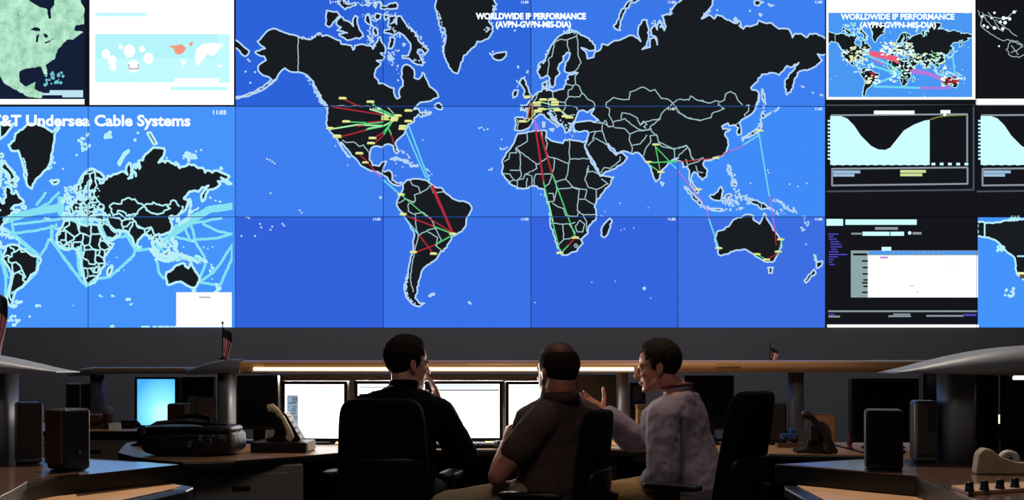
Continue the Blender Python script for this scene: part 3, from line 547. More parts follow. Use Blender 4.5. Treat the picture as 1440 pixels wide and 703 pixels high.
# ================================================================= FURNITURE
def worldpoly(mb, pts, z0, z1): return mb.prism([(p[0], p[1]) for p in pts], z0, z1)
def smooth_poly(pts, it=2):
    for _ in range(it):
        q = []
        for i in range(len(pts)):
            a, b2 = pts[i], pts[(i+1) % len(pts)]; q += [(a[0]*.75+b2[0]*.25, a[1]*.75+b2[1]*.25), (a[0]*.25+b2[0]*.75, a[1]*.25+b2[1]*.75)]
        pts = q
    return pts
DZ = .74
def desk(name, loc, label, pts, z=DZ, thick=.035, top=tan, supports=(), sup_mat=grey):
    root = thing(name, (*loc, 0), label, 'desk')
    worldpoly(MB(), pts, z-.004, z).build('desktop', top, root, True)
    worldpoly(MB(), pts, z-thick, z-.0042).build('edge_trim', edge, root, True, bevel=.006)
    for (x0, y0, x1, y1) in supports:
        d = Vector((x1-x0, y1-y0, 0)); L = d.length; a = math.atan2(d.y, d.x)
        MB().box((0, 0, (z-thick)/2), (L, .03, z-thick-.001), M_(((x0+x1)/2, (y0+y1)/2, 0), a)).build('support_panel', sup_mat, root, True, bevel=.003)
    return root
front = [(-2.12, 6.45), (-1.92, 5.72), (-1.76, 5.46), (-1.60, 5.28), (-1.446, 5.16), (-1.24, 5.24), (-1.0, 5.5), (-.72, 5.86), (-.3, 5.92), (.484, 5.92), (.78, 5.80), (1.05, 5.66), (1.69, 5.54)]
back = [(1.71, 6.72), (.6, 6.80), (-.6, 6.82), (-1.5, 6.75), (-2.08, 6.66)]
desk('console_desk', (-.2, 6.3), 'long curved tan console desk with dark edge in front of the seated men', front+back,
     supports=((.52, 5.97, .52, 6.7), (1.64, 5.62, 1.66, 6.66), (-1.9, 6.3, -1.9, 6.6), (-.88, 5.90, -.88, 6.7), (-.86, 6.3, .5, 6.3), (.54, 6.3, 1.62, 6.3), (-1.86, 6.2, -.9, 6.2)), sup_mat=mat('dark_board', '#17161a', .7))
desk('side_desk', (2.4, 5.7), 'tan side desk under the dark monitors at right', [(1.74, 5.0), (1.74, 6.5), (3.2, 6.4), (3.2, 4.9)], supports=((1.78, 5.05, 1.78, 6.45), (3.1, 5.0, 3.1, 6.35)))
desk('rear_desk', (-2.9, 8.0), 'tan rear desk with a drawer pedestal at far left', [(-4.1, 7.62), (-2.36, 7.62), (-2.2, 7.9), (-2.2, 8.7), (-4.1, 8.7)], supports=((-4.0, 7.75, -4.0, 8.6), (-2.28, 7.96, -2.28, 8.6)))
# pedestal with drawer under left of console desk
def pedestal(name, c, w, d, h, rz, label, nd=2, dz=.16, hpx=.08):
    root = thing(name, c, label, 'cabinet', rz=rz)
    MB().box((0, d/2, h/2), (w, d, h)).build('body', grey, root, bevel=.004)
    z = h-.03
    for k in range(nd):
        hh = dz if k < nd-1 else z-.06
        dr = MB().box((-.0, -.009, z-hh/2), (w*.74, .018, hh-.008)).build('drawer', grey, root, bevel=.003)
        MB().prism([(-hpx/2, -.012), (hpx/2, -.012), (hpx/2, .012), (-hpx/2, .012)], .018, .026, M_((0, 0, z-hh*.45))@Matrix.Rotation(0, 4, 'X'), axis='y').build('handle', black, dr, bevel=.004)
        z -= hh
    return root
pedestal('drawer_cabinet', (-1.245, 5.40, 0), .56, .55, .703, math.radians(12), 'grey drawer cabinet under the desk below the black bag')
pedestal('drawer_cabinet', (-2.72, 7.68, 0), .50, .5, .703, 0, 'grey drawer cabinet under the rear desk at far left', hpx=.07)
# ---- wing shaped canopies on posts
def canopy(name, loc, label, xs, yf, yb, top, bot, tape_l=.0, fasc=None):
    """hood: sections along x; top(x), bot(x) give heights; nose rounded toward the viewer"""
    root = thing(name, loc, label, 'canopy')
    n = 14; vs = []
    for x in xs:
        t, bt = top(x), bot(x); h = t-bt; m = (t+bt)/2; y0, y1 = yf(x), yb(x); D = y1-y0
        prof = [(y0+.02*D, bt), (y0, bt+.25*h), (y0, bt+.55*h), (y0+.03*D, bt+.82*h), (y0+.12*D, bt+.96*h), (y0+.3*D, t), (y0+.6*D, t-.02*h), (y0+.85*D, bt+.7*h), (y0+.97*D, bt+.4*h), (y1, bt+.15*h), (y0+.97*D, bt), (y0+.6*D, bt), (y0+.3*D, bt), (y0+.1*D, bt)]
        vs += [(x, y, z) for y, z in prof]
    k = 14; fs = [(i*k+j, i*k+(j+1) % k, (i+1)*k+(j+1) % k, (i+1)*k+j) for i in range(len(xs)-1) for j in range(k)]
    mb = MB(); mb.add(vs, [tuple(reversed(f)) for f in fs], None, True); mb.add(vs[:k], [tuple(range(k))]); mb.add(vs[-k:], [tuple(range(k))[::-1]])
    mb.build('hood', fasc or silver, root, True)
    return root
def post(root, x, y, z0, z1, w, d, m=None):
    pr = [(w/2*math.copysign(abs(math.cos(a))**.6, math.cos(a)), d/2*math.copysign(abs(math.sin(a))**.6, math.sin(a))) for a in [2*PI*i/24 for i in range(24)]]
    return MB().prism([(x+p[0], y+p[1]) for p in pr], z0, z1, smooth=True).build('post', m or silver, root, True)
def ease(t): t = max(0, min(1, t)); return math.sin(t*PI/2)
lerp = lambda a, b2, t: a+(b2-a)*t
fascia = mat('beige_fascia', '#b98d64', .32, noise=.06, scale=6)
# middle canopy
xs = [-1.76+.0*i for i in range(1)]+[-1.76+.26*(i/9)**1.0 for i in range(1, 10)]+[-1.45+.16*i for i in range(1, 23)]+[2.2, 2.5]
cm = canopy('console_canopy', (.2, 6.55, DZ), 'long beige wing shaped canopy lit from below behind the seated men', xs, lambda x: 6.40-.04*ease((x+1.8)/.3), lambda x: 6.86, lambda x: 1.122+.072*ease((x+1.80)/.30), lambda x: 1.117+.012*ease((x+1.76)/.35), fasc=fascia)
sw = canopy  # end cap: silver wing tip
# silver tip shell over left end
xt = [-1.775+.30*(i/10) for i in range(11)]
k = canopy('canopy_tip', (-1.6, 6.5, DZ), '', xt, lambda x: 6.385-.05*ease((x+1.8)/.3), lambda x: 6.875, lambda x: 1.124+.078*ease((x+1.815)/.30), lambda x: 1.114+.012*ease((x+1.76)/.35))
for ch in list(k.children):
    ch.name = 'end_cap'; mw = k.matrix_basis; ch.data.transform(cm.matrix_basis.inverted() @ mw); ch.parent = cm
bpy.data.objects.remove(k)
post(cm, -1.58, 6.5, DZ, 1.125, .088, .13); post(cm, .62, 6.55, DZ, 1.125, .055, .1); post(cm, 1.585, 6.55, DZ, 1.125, .075, .12)
for x, w in ((-1.40, .11), (1.17, .13)):
    MB().box((x, 6.356, 1.168), (w, .004, .022)).build('name_plate', mat('plate_tan', '#d8ab78', .4), cm, True, bevel=.002)
# lamp under the lip
lp = thing('under_canopy_lamp', (-.4, 6.345, 1.13), 'long glowing strip lamp along the lower lip of the middle canopy', 'lamp')
MB().box((-.37, 6.3495, 1.145), (2.06, .010, .018)).build('diffuser', emis('warm_tube', '#fff0cc', 2.0), lp, True, bevel=.003)
MB().box((-.37, 6.353, 1.131), (2.08, .014, .008)).build('holder', mat('white_enamel', '#cfc7b8', .4), lp, True)
# dark panel behind the bright monitors
pp = thing('privacy_panel', (-.4, 6.79, DZ), 'dark low panel standing behind the bright monitors', 'panel')
MB().box((-.42, 6.77, DZ+.185), (2.04, .03, .37)).build('panel_board', mat('dark_felt', '#24252a', .9, noise=.2, scale=90), pp, True, bevel=.004)
for x in (-1.3, .5): MB().box((x, 6.77, DZ+.006), (.06, .08, .012)).build('foot', darkg, pp, True)
# ---- canopies of the near consoles
def wing(name, label, xtip, xin, Y, ztip, ztop, zbot, depth, post_x, pw, zpost, flip):
    n = 18; xs = [xtip+(xin-xtip)*(i/n) for i in range(n+1)]
    L = abs(xin-xtip)
    u = lambda x: abs(x-xtip)/L
    root = canopy(name, (post_x, Y+depth/2, zpost), label, xs if xs[0] < xs[-1] else xs[::-1], lambda x: Y+.10*(1-ease(u(x)*2.2)), lambda x: Y+depth-.12*(1-ease(u(x)*2.2)),
        lambda x: ztip+.004+(ztop-ztip)*ease(u(x)*1.9), lambda x: ztip-.002+(zbot-ztip)*ease(u(x)*2.2))
    post(root, post_x, Y+depth*.5, zpost, zbot+.01, pw, .16)
    return root
RZ = .80
wing('near_canopy', 'large silver wing shaped canopy on a wide post at right', 1.40, 2.5, 4.16, 1.137, 1.237, 1.130, .46, 1.662, .118, RZ, 1)
wing('near_canopy', 'silver wing shaped canopy entering at the left picture edge', -1.655, -2.7, 4.16, 1.139, 1.225, 1.132, .46, -1.93, .135, RZ, -1)
# left rear canopy
xs = [-3.03+.13*(i/8) for i in range(9)]+[-2.85+.15*i for i in range(1, 9)]
cr = canopy('rear_canopy', (-2.5, 8.2, DZ), 'grey rear canopy with a blue grey post at far left', xs, lambda x: 8.0, lambda x: 8.4, lambda x: 1.098+.057*ease((x+3.05)/.16), lambda x: 1.092+.018*ease((x+3.03)/.3), fasc=silver)
post(cr, -2.905, 8.22, DZ, 1.10, .08, .12)
MB().box((-2.55, 7.997, 1.135), (.62, .006, .024)).build('panel_strip', fascia, cr, True, bevel=.002)
# ---- near consoles (raised shelf + lower worktop)
def near_console(sgn, label, riser, low, body):
    root = thing('near_console', (sgn*1.5, 4.0, 0), label, 'console')
    sp = riser
    worldpoly(MB(), sp, RZ-.004, RZ).build('shelf_top', tand, root, True)
    worldpoly(MB(), sp, RZ-.068, RZ-.0042).build('shelf_fascia', edge, root, True, bevel=.003)
    worldpoly(MB(), low, .728, .732).build('worktop', tan, root, True)
    worldpoly(MB(), [(p[0]-sgn*(.045 if abs(p[0]) < 1.31 else 0), p[1]) for p in low], .684, .7278).build('worktop_edge', mat('blue_black_edge', '#1b2230', .3), root, True, bevel=.008)
    worldpoly(MB(), body, 0, .683).build('base_cabinet', darkg, root, True, bevel=.004)
    return root
riser_l = [(-1.222, 4.31), (-1.36, 4.10), (-1.50, 3.88), (-1.53, 3.70), (-1.46, 3.40), (-1.40, 3.10), (-2.6, 3.1), (-2.6, 4.72), (-1.68, 4.60)]
low_l = [(-1.19, 4.22), (-1.185, 4.106), (-1.25, 3.756), (-1.30, 3.5), (-1.305, 3.12), (-1.6, 3.12), (-1.6, 3.95), (-1.30, 4.34)]
nl = near_console(-1, 'near console at left with raised brown shelf and tan worktop', riser_l, low_l, [(-1.50, 3.98), (-1.66, 3.7), (-1.6, 3.15), (-2.5, 3.15), (-2.5, 4.6), (-1.75, 4.5)])
riser_r = [(.965, 4.31), (1.09, 4.16), (1.218, 3.99), (1.325, 3.86), (1.31, 3.6), (1.26, 3.32), (1.25, 3.05), (2.6, 3.05), (2.6, 4.75), (1.40, 4.58)]
low_r = [(1.04, 4.29), (1.022, 4.2), (1.0, 3.756), (1.03, 3.5), (1.05, 3.1), (1.5, 3.1), (1.5, 4.0), (1.2, 4.2)]
refl = mat('added_reflector', '#d3dce6', .25, metal=1, noise=.04, scale=8)  # added metal sheet, stands in for the screens' reflection on the shelves
def add_reflector(root, pts): worldpoly(MB(), [PZ(px, py, RZ+.0003) for px, py in pts], RZ-.0015, RZ+.0003).build('added_reflector', refl, root, True)
add_reflector(nl, [(100, 646.5), (118, 646), (250, 653.4), (112, 668)])
nr = near_console(1, 'near console at right with raised brown shelf and knob panel', riser_r, low_r, [(1.30, 4.1), (1.45, 3.8), (1.4, 3.15), (2.5, 3.15), (2.5, 4.6), (1.6, 4.5)])
add_reflector(nr, [(1104, 652.3), (1220, 645.5), (1236, 645.5), (1236, 664), (1223, 662.5)])
# ---- knob panel right
kp = thing('knob_panel', (1.50, 3.50, RZ), 'tan panel with four black knobs on near right shelf', 'control panel')
a = PZ(1338, 689, RZ); c = PZ(1450, 684, RZ)
q = [PZ(1338, 688, RZ), PZ(1362, 697, RZ), PZ(1470, 690, RZ), PZ(1450, 682, RZ)]
worldpoly(MB(), q, RZ, RZ+.012).build('face_plate', mat('plate_beige', '#b39274', .4), kp, True, bevel=.002)
for px, py in ((1363, 689), (1384, 687), (1406, 685), (1427, 683)):
    p = PZ(px, py+2, RZ+.012)
    MB().lathe([(0, 0), (.0135, 0), (.0135, .004), (.012, .006), (.0115, .024), (.010, .027), (0, .027)], 20, M_((p.x, p.y, RZ+.0121))).build('knob', black, kp, True)
# ---- chairs
def chair(loc, rz, label, bw=.23, bh=.31, bz=.80, tilt=.12, arm=True, armz=.66, upper=True):
    r = thing('office_chair', loc, label, 'chair', 'office chairs at the desk', rz)
    MB().pad((0, .02, .46), (.245, .24, .045), .5, .35).build('seat', blackf, r)
    T = M_((0, -.235, bz), 0, tilt)
    MB().pad((0, 0, 0), (bw, .042, bh), .32, .42, 40, 22, T @ Matrix.Rotation(0, 4, 'X'), bend=.05, taper=.06).build('backrest', blackf, r)
    # shell with rim on the lower back
    mb = MB().pad((0, -.034, -bh*.52), (bw*.96, .026, bh*.55), .3, .42, 36, 18, T, bend=.05)
    mb.build('back_shell', black, r)
    MB().tube([(0, -.05, .43), (0, -.27, .45), (0, -.30, bz-bh*.4)], [.03, .03, .024], 10).build('back_bracket', black, r)
    if arm:
        for sx in (-1, 1):
            ap = MB().pad((sx*.275, .02, armz), (.042, .14, .017), .5, .45, 24, 10).build('armrest', black, r)
            MB().tube([(sx*.2, 0, .43), (sx*.275, 0, .44), (sx*.285, 0, .5), (sx*.277, 0, armz-.01)], .018, 10).build('arm_post', black, r)
    MB().lathe([(0, .09), (.03, .09), (.03, .24), (.022, .25), (.022, .42), (.09, .425), (.09, .44), (0, .44)], 16).build('gas_lift', darkg, r)
    for k in range(5):
        a = 2*PI*k/5+.3; R = Matrix.Rotation(a, 4, 'Z')
        lg = MB().tube([(0, 0, .11), (.15, 0, .10), (.29, 0, .075)], [.028, .024, .016], 8, M=R).build('leg', black, r)
        MB().lathe([(0, -.012), (.026, -.012), (.028, 0), (.026, .012), (0, .012)], 12, R @ M_((.29, 0, .028), 0, PI/2)).build('caster', darkg, lg)
    return r
p = W(541, 630, 5.32)
chair((p.x+.02, 5.48, 0), math.radians(-8), 'black office chair holding the man in the black sweater', bw=.205, bh=.265, bz=.75, tilt=.10)
chair((.165, 5.34, 0), math.radians(76), 'black office chair of the man in the brown T-shirt', bw=.19, bh=.265, bz=.70, tilt=.10, armz=.60)
chair((.89, 5.42, 0), math.radians(54), 'black high backed office chair behind the man in the grey shirt', bw=.19, bh=.295, bz=.755, tilt=.17, armz=.625)
# ================================================================= THINGS ON THE DESKS
scr_dark = mat('dark_screen', '#070a12', .18, noise=.05)
def monitor(loc, rz, w, h, z_off, label, face, group='monitors on the console desk', tilt=0, draw=None, bez=.018):
    r = thing('monitor', loc, label, 'monitor', group, rz)
    zc = z_off+h/2; T = M_((0, 0, zc), 0, -tilt)
    mb = MB(); mb.box((0, .03, 0), (w, .04, h), T); mb.box((0, .06, -.01), (w*.6, .03, h*.6), T); mb.build('housing', black, r, bevel=.005)
    mb = MB()
    for sx in (-1, 1): mb.box((sx*(w-bez)/2, .006, 0), (bez, .012, h), T)
    for sz in (-1, 1): mb.box((0, .006, sz*(h-bez)/2), (w-2*bez, .012, bez), T)
    mb.build('bezel', black, r)
    MB().box((0, .008, 0), (w-2*bez, .004, h-2*bez), T).build('screen', face, r)
    if draw:
        for nm, key, rects in draw:
            mb = MB()
            for (a, b2, c, d) in rects:   # fractions of the screen
                X0, X1 = -(w/2-bez)+a*(w-2*bez), -(w/2-bez)+c*(w-2*bez); Z1, Z0 = (h/2-bez)-b2*(h-2*bez), (h/2-bez)-d*(h-2*bez)
                mb.box(((X0+X1)/2, .0055, (Z0+Z1)/2), (X1-X0, .0008, Z1-Z0), T)
            mb.build(nm, key, r)
    MB().box((0, .055, z_off*.5+.05), (.07, .025, z_off+.10)).build('stand_neck', black, r, bevel=.004)
    MB().pad((0, .03, .008), (.11, .075, .008), .5, .7, 24, 6).build('stand_base', black, r)
    return r
lit = emis('lit_screen', '#ffffff', 3.6); lit2 = emis('lit_screen_soft', '#f4fbff', 1.6)
gcol = emis('screen_listing_grey', '#8fa3b4', 1); gdark = emis('screen_listing_dark', '#2a313a', 1); pale = emis('screen_toolbar', '#d4eef2', 1.1); teal = emis('screen_rule', '#35494e', 1)
rr2 = random.Random(5)
rows = [(.06+.0+rr2.uniform(0, .08), .24+i*.033, .19+rr2.uniform(-.02, .03), .258+i*.033) for i in range(22) if i % 6 != 4]
def mon_at(pxc, pyb, Y, wpx, hpx, rz, label, face, **k):
    p = W(pxc, pyb, Y); w = wpx*Y/F; h = hpx*Y/F
    return monitor((p.x, Y, DZ), rz, w/max(.5, math.cos(rz)), h, max(.015, p.z-DZ), label, face, **k)
mon_at(442, 622, 6.32, 94, 85, math.radians(-6), 'bright monitor with grey list column, left of the black sweater man', lit, draw=[('side_list', gcol, [(.03, .2, .22, .93)]), ('list_row', gdark, rows), ('toolbar', pale, [(.06, .10, .9, .13)])])
mon_at(550, 622, 6.34, 104, 85, math.radians(-2), 'bright monitor mostly hidden behind the black sweater man', lit, draw=[('toolbar', gcol, [(.02, .05, .9, .07), (.02, .12, .9, .14)]), ('title_bar', teal, [(.02, .18, .5, .2)])])
mon_at(655, 622, 6.34, 104, 85, math.radians(2), 'bright white monitor between the two left men', lit, draw=[('title_bar', teal, [(.0, .10, .995, .125)]), ('toolbar', pale, [(.02, .02, .9, .06)])])
mon_at(762, 622, 6.30, 102, 85, math.radians(6), 'bright white monitor behind head of the man in brown T-shirt', lit, draw=[('toolbar', pale, [(.02, .03, .7, .06)])])
mon_at(362, 604, 6.36, 58, 76, math.radians(-2), 'dark switched off monitor between left post and bright list monitor', scr_dark)
mon_at(277, 606, 6.58, 46, 76, 0, 'dark switched off monitor behind the brown speakers', scr_dark)
sky = emis('desktop_picture', '#59c8f4', 1.35)
def gradient(m):
    nt = m.node_tree; e = [n for n in nt.nodes if n.type == 'EMISSION'][0]; tc = nt.nodes.new('ShaderNodeTexCoord'); v = nt.nodes.new('ShaderNodeVectorMath'); v.operation = 'DISTANCE'
    nt.links.new(tc.outputs['Generated'], v.inputs[0]); v.inputs[1].default_value = (.68, .5, .22)
    r = nt.nodes.new('ShaderNodeValToRGB'); r.color_ramp.elements[0].color = lin('#f6ffff'); r.color_ramp.elements[0].position = .30; r.color_ramp.elements[1].color = lin('#3f9fe6'); r.color_ramp.elements[1].position = 1.0
    el = r.color_ramp.elements.new(.62); el.color = lin('#7fdcf8'); nt.links.new(v.outputs['Value'], r.inputs[0]); nt.links.new(r.outputs[0], e.inputs[0])
gradient(sky)
mon_at(219, 601, 6.45, 62, 71, math.radians(-8), 'small monitor showing a blue desktop picture at left', sky, bez=.012)
mon_at(998, 604, 6.6, 68, 76, 0, 'dark switched off monitor behind the man in grey shirt', scr_dark)
mon_at(897, 600, 6.68, 22, 62, math.radians(0), 'narrow dark monitor beside the middle canopy post', scr_dark)
G2 = 'dark monitors on the side desk'
mon_at(1245, 622, 5.95, 97, 90, math.radians(4), 'large dark monitor behind the near right speaker', scr_dark, group=G2)
mon_at(1351, 640, 5.40, 106, 116, 0, 'large dark monitor behind the near right post', scr_dark, group=G2)
mon_at(1462, 644, 5.30, 100, 122, 0, 'dark monitor cut off by the right picture edge', scr_dark, group=G2)
p = W(1404, 590, 5.55); 
il = thing('lamp_glint', (p.x, 5.55, DZ), 'tiny glowing stick added as a lamp reflection between two dark monitors at right', 'lamp')  # glowing stick added in place of a lamp reflection
MB().lathe([(0, 0), (.03, 0), (.03, .006), (.006, .01), (.006, p.z-DZ-.02)], 14, M_((p.x, 5.55, DZ))).build('stem', darkg, il, True)
MB().lathe([(.0, 0), (.008, .002), (.009, .02), (.008, .042), (0, .045)], 12, M_((p.x, 5.55, p.z-.02))).build('glint_tip', emis('warm_glint', '#fff0d0', 1.5), il, True)
p0 = W(1423, 531, 4.7); 
tl = thing('strip_lamp', (1.95+.05, 4.45, 1.10), 'short bright tube lamp under the near right canopy', 'lamp')
p0 = W(1425, 531, 4.45); MB().tube([(p0.x, 4.45, p0.z), (p0.x+.4, 4.45, p0.z)], .008, 8).build('tube', emis('cool_tube', '#fffdf0', 2), tl, True)
MB().box((p0.x+.2, 4.455, p0.z+.0065), (.42, .012, .006)).build('holder', darkg, tl, True)
# ---- speakers
def speaker(loc, rz, w, h, d, label, face=mat('speaker_cloth', '#1a1512', .85, noise=.2, scale=250), body=mat('speaker_body', '#121316', .45, spec=.3), vents=False, top=silver):
    r = thing('desk_speaker', loc, label, 'speaker', 'desk speakers', rz)
    MB().box((0, 0, h/2+.003), (w, d, h-.006)).build('body', body, r, bevel=.012, seg=3)
    MB().box((0, -d/2-.004, h/2+.012), (w*.88, .012, h*.86)).build('grille', face, r, bevel=.004)
    MB().lathe([(0, 0), (w*.52, 0), (w*.50, .004), (0, .004)], 20, M_((0, 0, .0))).build('foot', black, r)
    if vents:
        mb = MB()
        for k in range(9): mb.box((w*.18, -d/2-.0115, h*.88-k*.0105), (w*.34, .004, .005))
        mb.build('vent', black, r)
    MB().lathe([(0, 0), (.007, 0), (.006, .008), (0, .009)], 10, M_((w*.5+.002, 0, h*.3), 0, 0, PI/2)).build('knob', black, r)
    return r
wood = mat('speaker_brown', '#2e1c16', .6, noise=.15, scale=60)
p = PZ(87, 664, RZ); speaker((p.x, p.y+.06, RZ), math.radians(-38), .115, .215, .10, 'nearest dark speaker on the left raised shelf', face=wood)
p = PZ(34, 653, RZ); speaker((p.x, p.y+.04, RZ), math.radians(28), .09, .228, .11, 'slim speaker with pale rim standing beside the left post', body=mat('speaker_rim_grey', '#4a525c', .35))
p = PZ(1250, 663, RZ); speaker((p.x, p.y+.06, RZ), math.radians(-14), .125, .212, .11, 'nearest black speaker on the right raised shelf', face=blackf)
p = PZ(1305, 651, RZ); speaker((p.x, p.y+.045, RZ), math.radians(-8), .085, .232, .11, 'slim vented speaker beside the near right post', body=mat('speaker_rim_grey', '#4a525c', .35), face=mat('speaker_grey', '#2a2826', .6), vents=True)
for px, lab, rz in ((91, 'left one of two small black speakers on the rear desk', 25), (115, 'right one of two small black speakers on the rear desk', -5)):
    p = W(px, 600, 8.15); speaker((p.x, 8.3, DZ), math.radians(rz), .088, .30, .1, lab, body=mat('speaker_painted_blue_light', '#1d2636', .4))  # blue screen light on the black bodies is put into their colour
p = W(264, 600, 6.3); speaker((p.x, 6.2, DZ), math.radians(-12), .115, .225, .12, 'brown fronted speaker with blue edge behind the black bag', face=wood)
p = W(287, 600, 6.4); speaker((p.x, 6.36, DZ), math.radians(10), .14, .255, .12, 'taller brown speaker beside the left canopy post', face=wood)
p = W(1098, 600, 6.2); speaker((p.x, 6.3, DZ), math.radians(-10), .10, .225, .1, 'blue black speaker behind the empty side of the last chair')
# ---- telephones
def phone(loc, rz, label, s=1.0, body=black, hs=black):
    r = thing('telephone', loc, label, 'telephone', 'desk telephones', rz)
    q = lambda pts: [(a*s, c*s) for a, c in pts]
    MB().prism(q([(-.10, 0), (.11, 0), (.11, .012), (.06, .05), (-.055, .175), (-.075, .175), (-.085, .16), (-.03, .03), (-.10, .02)]), -.09*s, .09*s, axis='x', M=Matrix.Rotation(PI/2, 4, 'Z')).build('base', body, r, bevel=.006*s)
    # handset arch on the sloped face (local x is down the slope)
    pts = [(.075, -.062, .06), (.06, -.062, .082), (.03, -.062, .105), (-.01, -.062, .15), (-.045, -.062, .185), (-.062, -.062, .185)]
    pts = [Matrix.Rotation(PI/2, 3, 'Z') @ Vector((-a*s*-1, b2*s, c*s)) for a, b2, c in pts]
    MB().tube(pts, [.024*s, .024*s, .014*s, .014*s, .024*s, .024*s], 10).build('handset', hs, r)
    mb = MB()
    for i in range(4):
        for j in range(3):
            u = .052-.022*i*.9; mb.box((0, 0, 0), (.013*s, .013*s, .008*s), Matrix.Rotation(PI/2, 4, 'Z') @ M_((u*s, (.005+.022*j)*s, (.05+(.06-u)*1.08)*s), 0, 0, math.radians(47)))
    mb.build('keypad', mat('key_grey', '#585c62', .5), r, kind='stuff')
    sc = MB().box((0, 0, 0), (.045*s, .08*s, .004*s), Matrix.Rotation(PI/2, 4, 'Z') @ M_((-.032*s, .03*s, .152*s), 0, 0, math.radians(47))); sc.build('display', mat('phone_display', '#5a6a78', .2), r)
    return r
ivory = mat('painted_glow_ivory', '#c9b89c', .4)  # monitor glow on the black handset, put into its colour
def arch_phone(px0, pyb, Y, s, label, rz, col, rim):
    """side view: leaning body, banana shaped handset standing proud with a gap"""
    p = W(px0, pyb, Y); r = thing('telephone', (p.x, Y, max(p.z, DZ) if px0 == 402 else DZ), label, 'telephone', 'desk telephones', rz)
    prof = [(-.11, 0), (.10, 0), (.105, .012), (.02, .16), (.0, .175), (-.02, .165), (-.045, .10), (-.06, .03), (-.11, .015)]
    MB().prism([(a*s, c*s) for a, c in prof], -.08*s, .08*s, axis='y').build('base', col, r, bevel=.006*s)
    hp = [(-.075, .20), (-.05, .205), (-.02, .185), (.02, .13), (.05, .07), (.06, .03), (.045, .012)]
    MB().tube([((a-.012)*s, -.11*s, c*s) for a, c in hp], [.022*s, .026*s, .017*s, .015*s, .017*s, .026*s, .022*s], 12).build('handset', rim, r)
    MB().box((-.02*s, -.098*s, .11*s), (.05*s, .05*s, .09*s), M_()).build('cradle', col, r, bevel=.01*s)
    mb = MB()
    for i in range(4):
        for j in range(3): mb.box((.086*s-.019*i*s, (-.05+.03*j)*s, (.044+.0331*i)*s), (.006*s, .018*s, .014*s), M_())
    mb.build('keypad', mat('key_grey', '#585c62', .5), r, kind='stuff')
    return r
arch_phone(402, 619, 5.78, .80, 'black desk telephone with monitor glow painted ivory on the handset', 0, black, ivory)
arch_phone(1147, 627, 5.72, .92, 'brown black desk telephone at the right end of the console desk', math.radians(-6), mat('phone_brown', '#2a2220', .45), mat('phone_brown2', '#3a2c26', .4))
arch_phone(206, 604, 6.22, .62, 'small black telephone in front of the blue desktop monitor', 0, black, black)
# ---- papers and books under left phone
bk = thing('book_stack', (-1.22, 5.62, DZ), 'dark ring binder lying under the left telephone', 'binder')
MB().box((-1.13, 5.80, DZ+.026), (.27, .26, .05)).build('cover', black, bk, True, bevel=.004)
MB().box((-1.118, 5.80, DZ+.026), (.258, .22, .036)).build('pages', mat('paper_edge', '#b9ab98', .8), bk, True)
for i, (px, py, w, d, rz, lab) in enumerate(((330, 624, .18, .2, .2, 'loose pale paper sheet by the black bag end'), (424, 628, .12, .2, -.3, 'paper pad on the desk edge beside the left telephone'), (885, 629, .20, .2, .3, 'white paper sheet on the desk by the reaching arm'), (925, 630, .15, .18, -.2, 'second paper sheet on the desk under the grey sleeve'), (1190, 624, .12, .16, .1, 'white paper sheet under the right telephone'), (1000, 617, .2, .16, -.1, 'paper sheet on the desk behind the grey shirt'), (212, 632, .09, .12, .2, 'white paper under the left end of the black bag'))):
    p = PZ(px, py, DZ); r = thing('paper_sheet', (p.x, p.y, DZ), lab, 'paper', 'papers on the desk', rz)
    MB().box((0, 0, .001+.0008*(i % 2)), (w, d, .002)).build('sheet', mat('paper_white', '#d8d2c8', .8, noise=.03), r)
    m2 = MB()
    for k in range(6): m2.box((-w*.04*(k % 3), d*(.34-.12*k), .0024+.0008*(i % 2)), (w*.72-w*.08*(k % 3), .004, .0003))
    m2.build('print_line', mat('print_grey', '#8a8680', .8), r, kind='stuff')
# ---- black laptop bag
bg = thing('laptop_bag', (-1.45, 5.55, DZ), 'black bulging laptop bag lying on the left end of the console desk', 'bag')
bagm = mat('bag_nylon', '#0b0c0e', .42, noise=.3, scale=40, bump=.6)
bb = M_((-1.515, 5.60, DZ), math.radians(-4))
MB().pad((0, 0, .065), (.225, .15, .065), .45, .35, 40, 16, bb).build('body', bagm, bg, True)
MB().pad((.01, -.02, .125), (.21, .135, .022), .6, .35, 40, 10, bb, bend=-.01).build('flap', bagm, bg, True)
MB().pad((-.02, -.145, .055), (.17, .03, .05), .5, .4, 30, 10, bb).build('front_pocket', bagm, bg, True)
MB().tube([(-.2, -.1, .12), (-.16, -.06, .15), (-.08, -.02, .158), (.02, -.05, .153), (.09, -.11, .152), (.17, -.1, .15), (.21, -.05, .12)], .011, 8, M=bb).build('shoulder_strap', mat('strap_black', '#101114', .5, bump=.3, scale=150), bg, True)
MB().tube([(-.1, .02, .14), (-.09, .03, .175), (0, .03, .185), (.06, .03, .17), (.07, .02, .14)], .012, 8, M=bb).build('handle', blackf, bg, True)
for x, z in ((.04, .06), (.09, .09)):
    MB().box((x, -.183, z), (.016, .006, .03), bb).build('buckle', mat('buckle_metal', '#a8a8ac', .3, metal=.9), bg, True, bevel=.002)
MB().tube([(-.18, -.165, .09), (-.05, -.184, .098), (.1, -.182, .098), (.16, -.165, .092)], .003, 6, M=bb).build('zip', mat('zip_grey', '#3a3b3e', .4), bg, True)
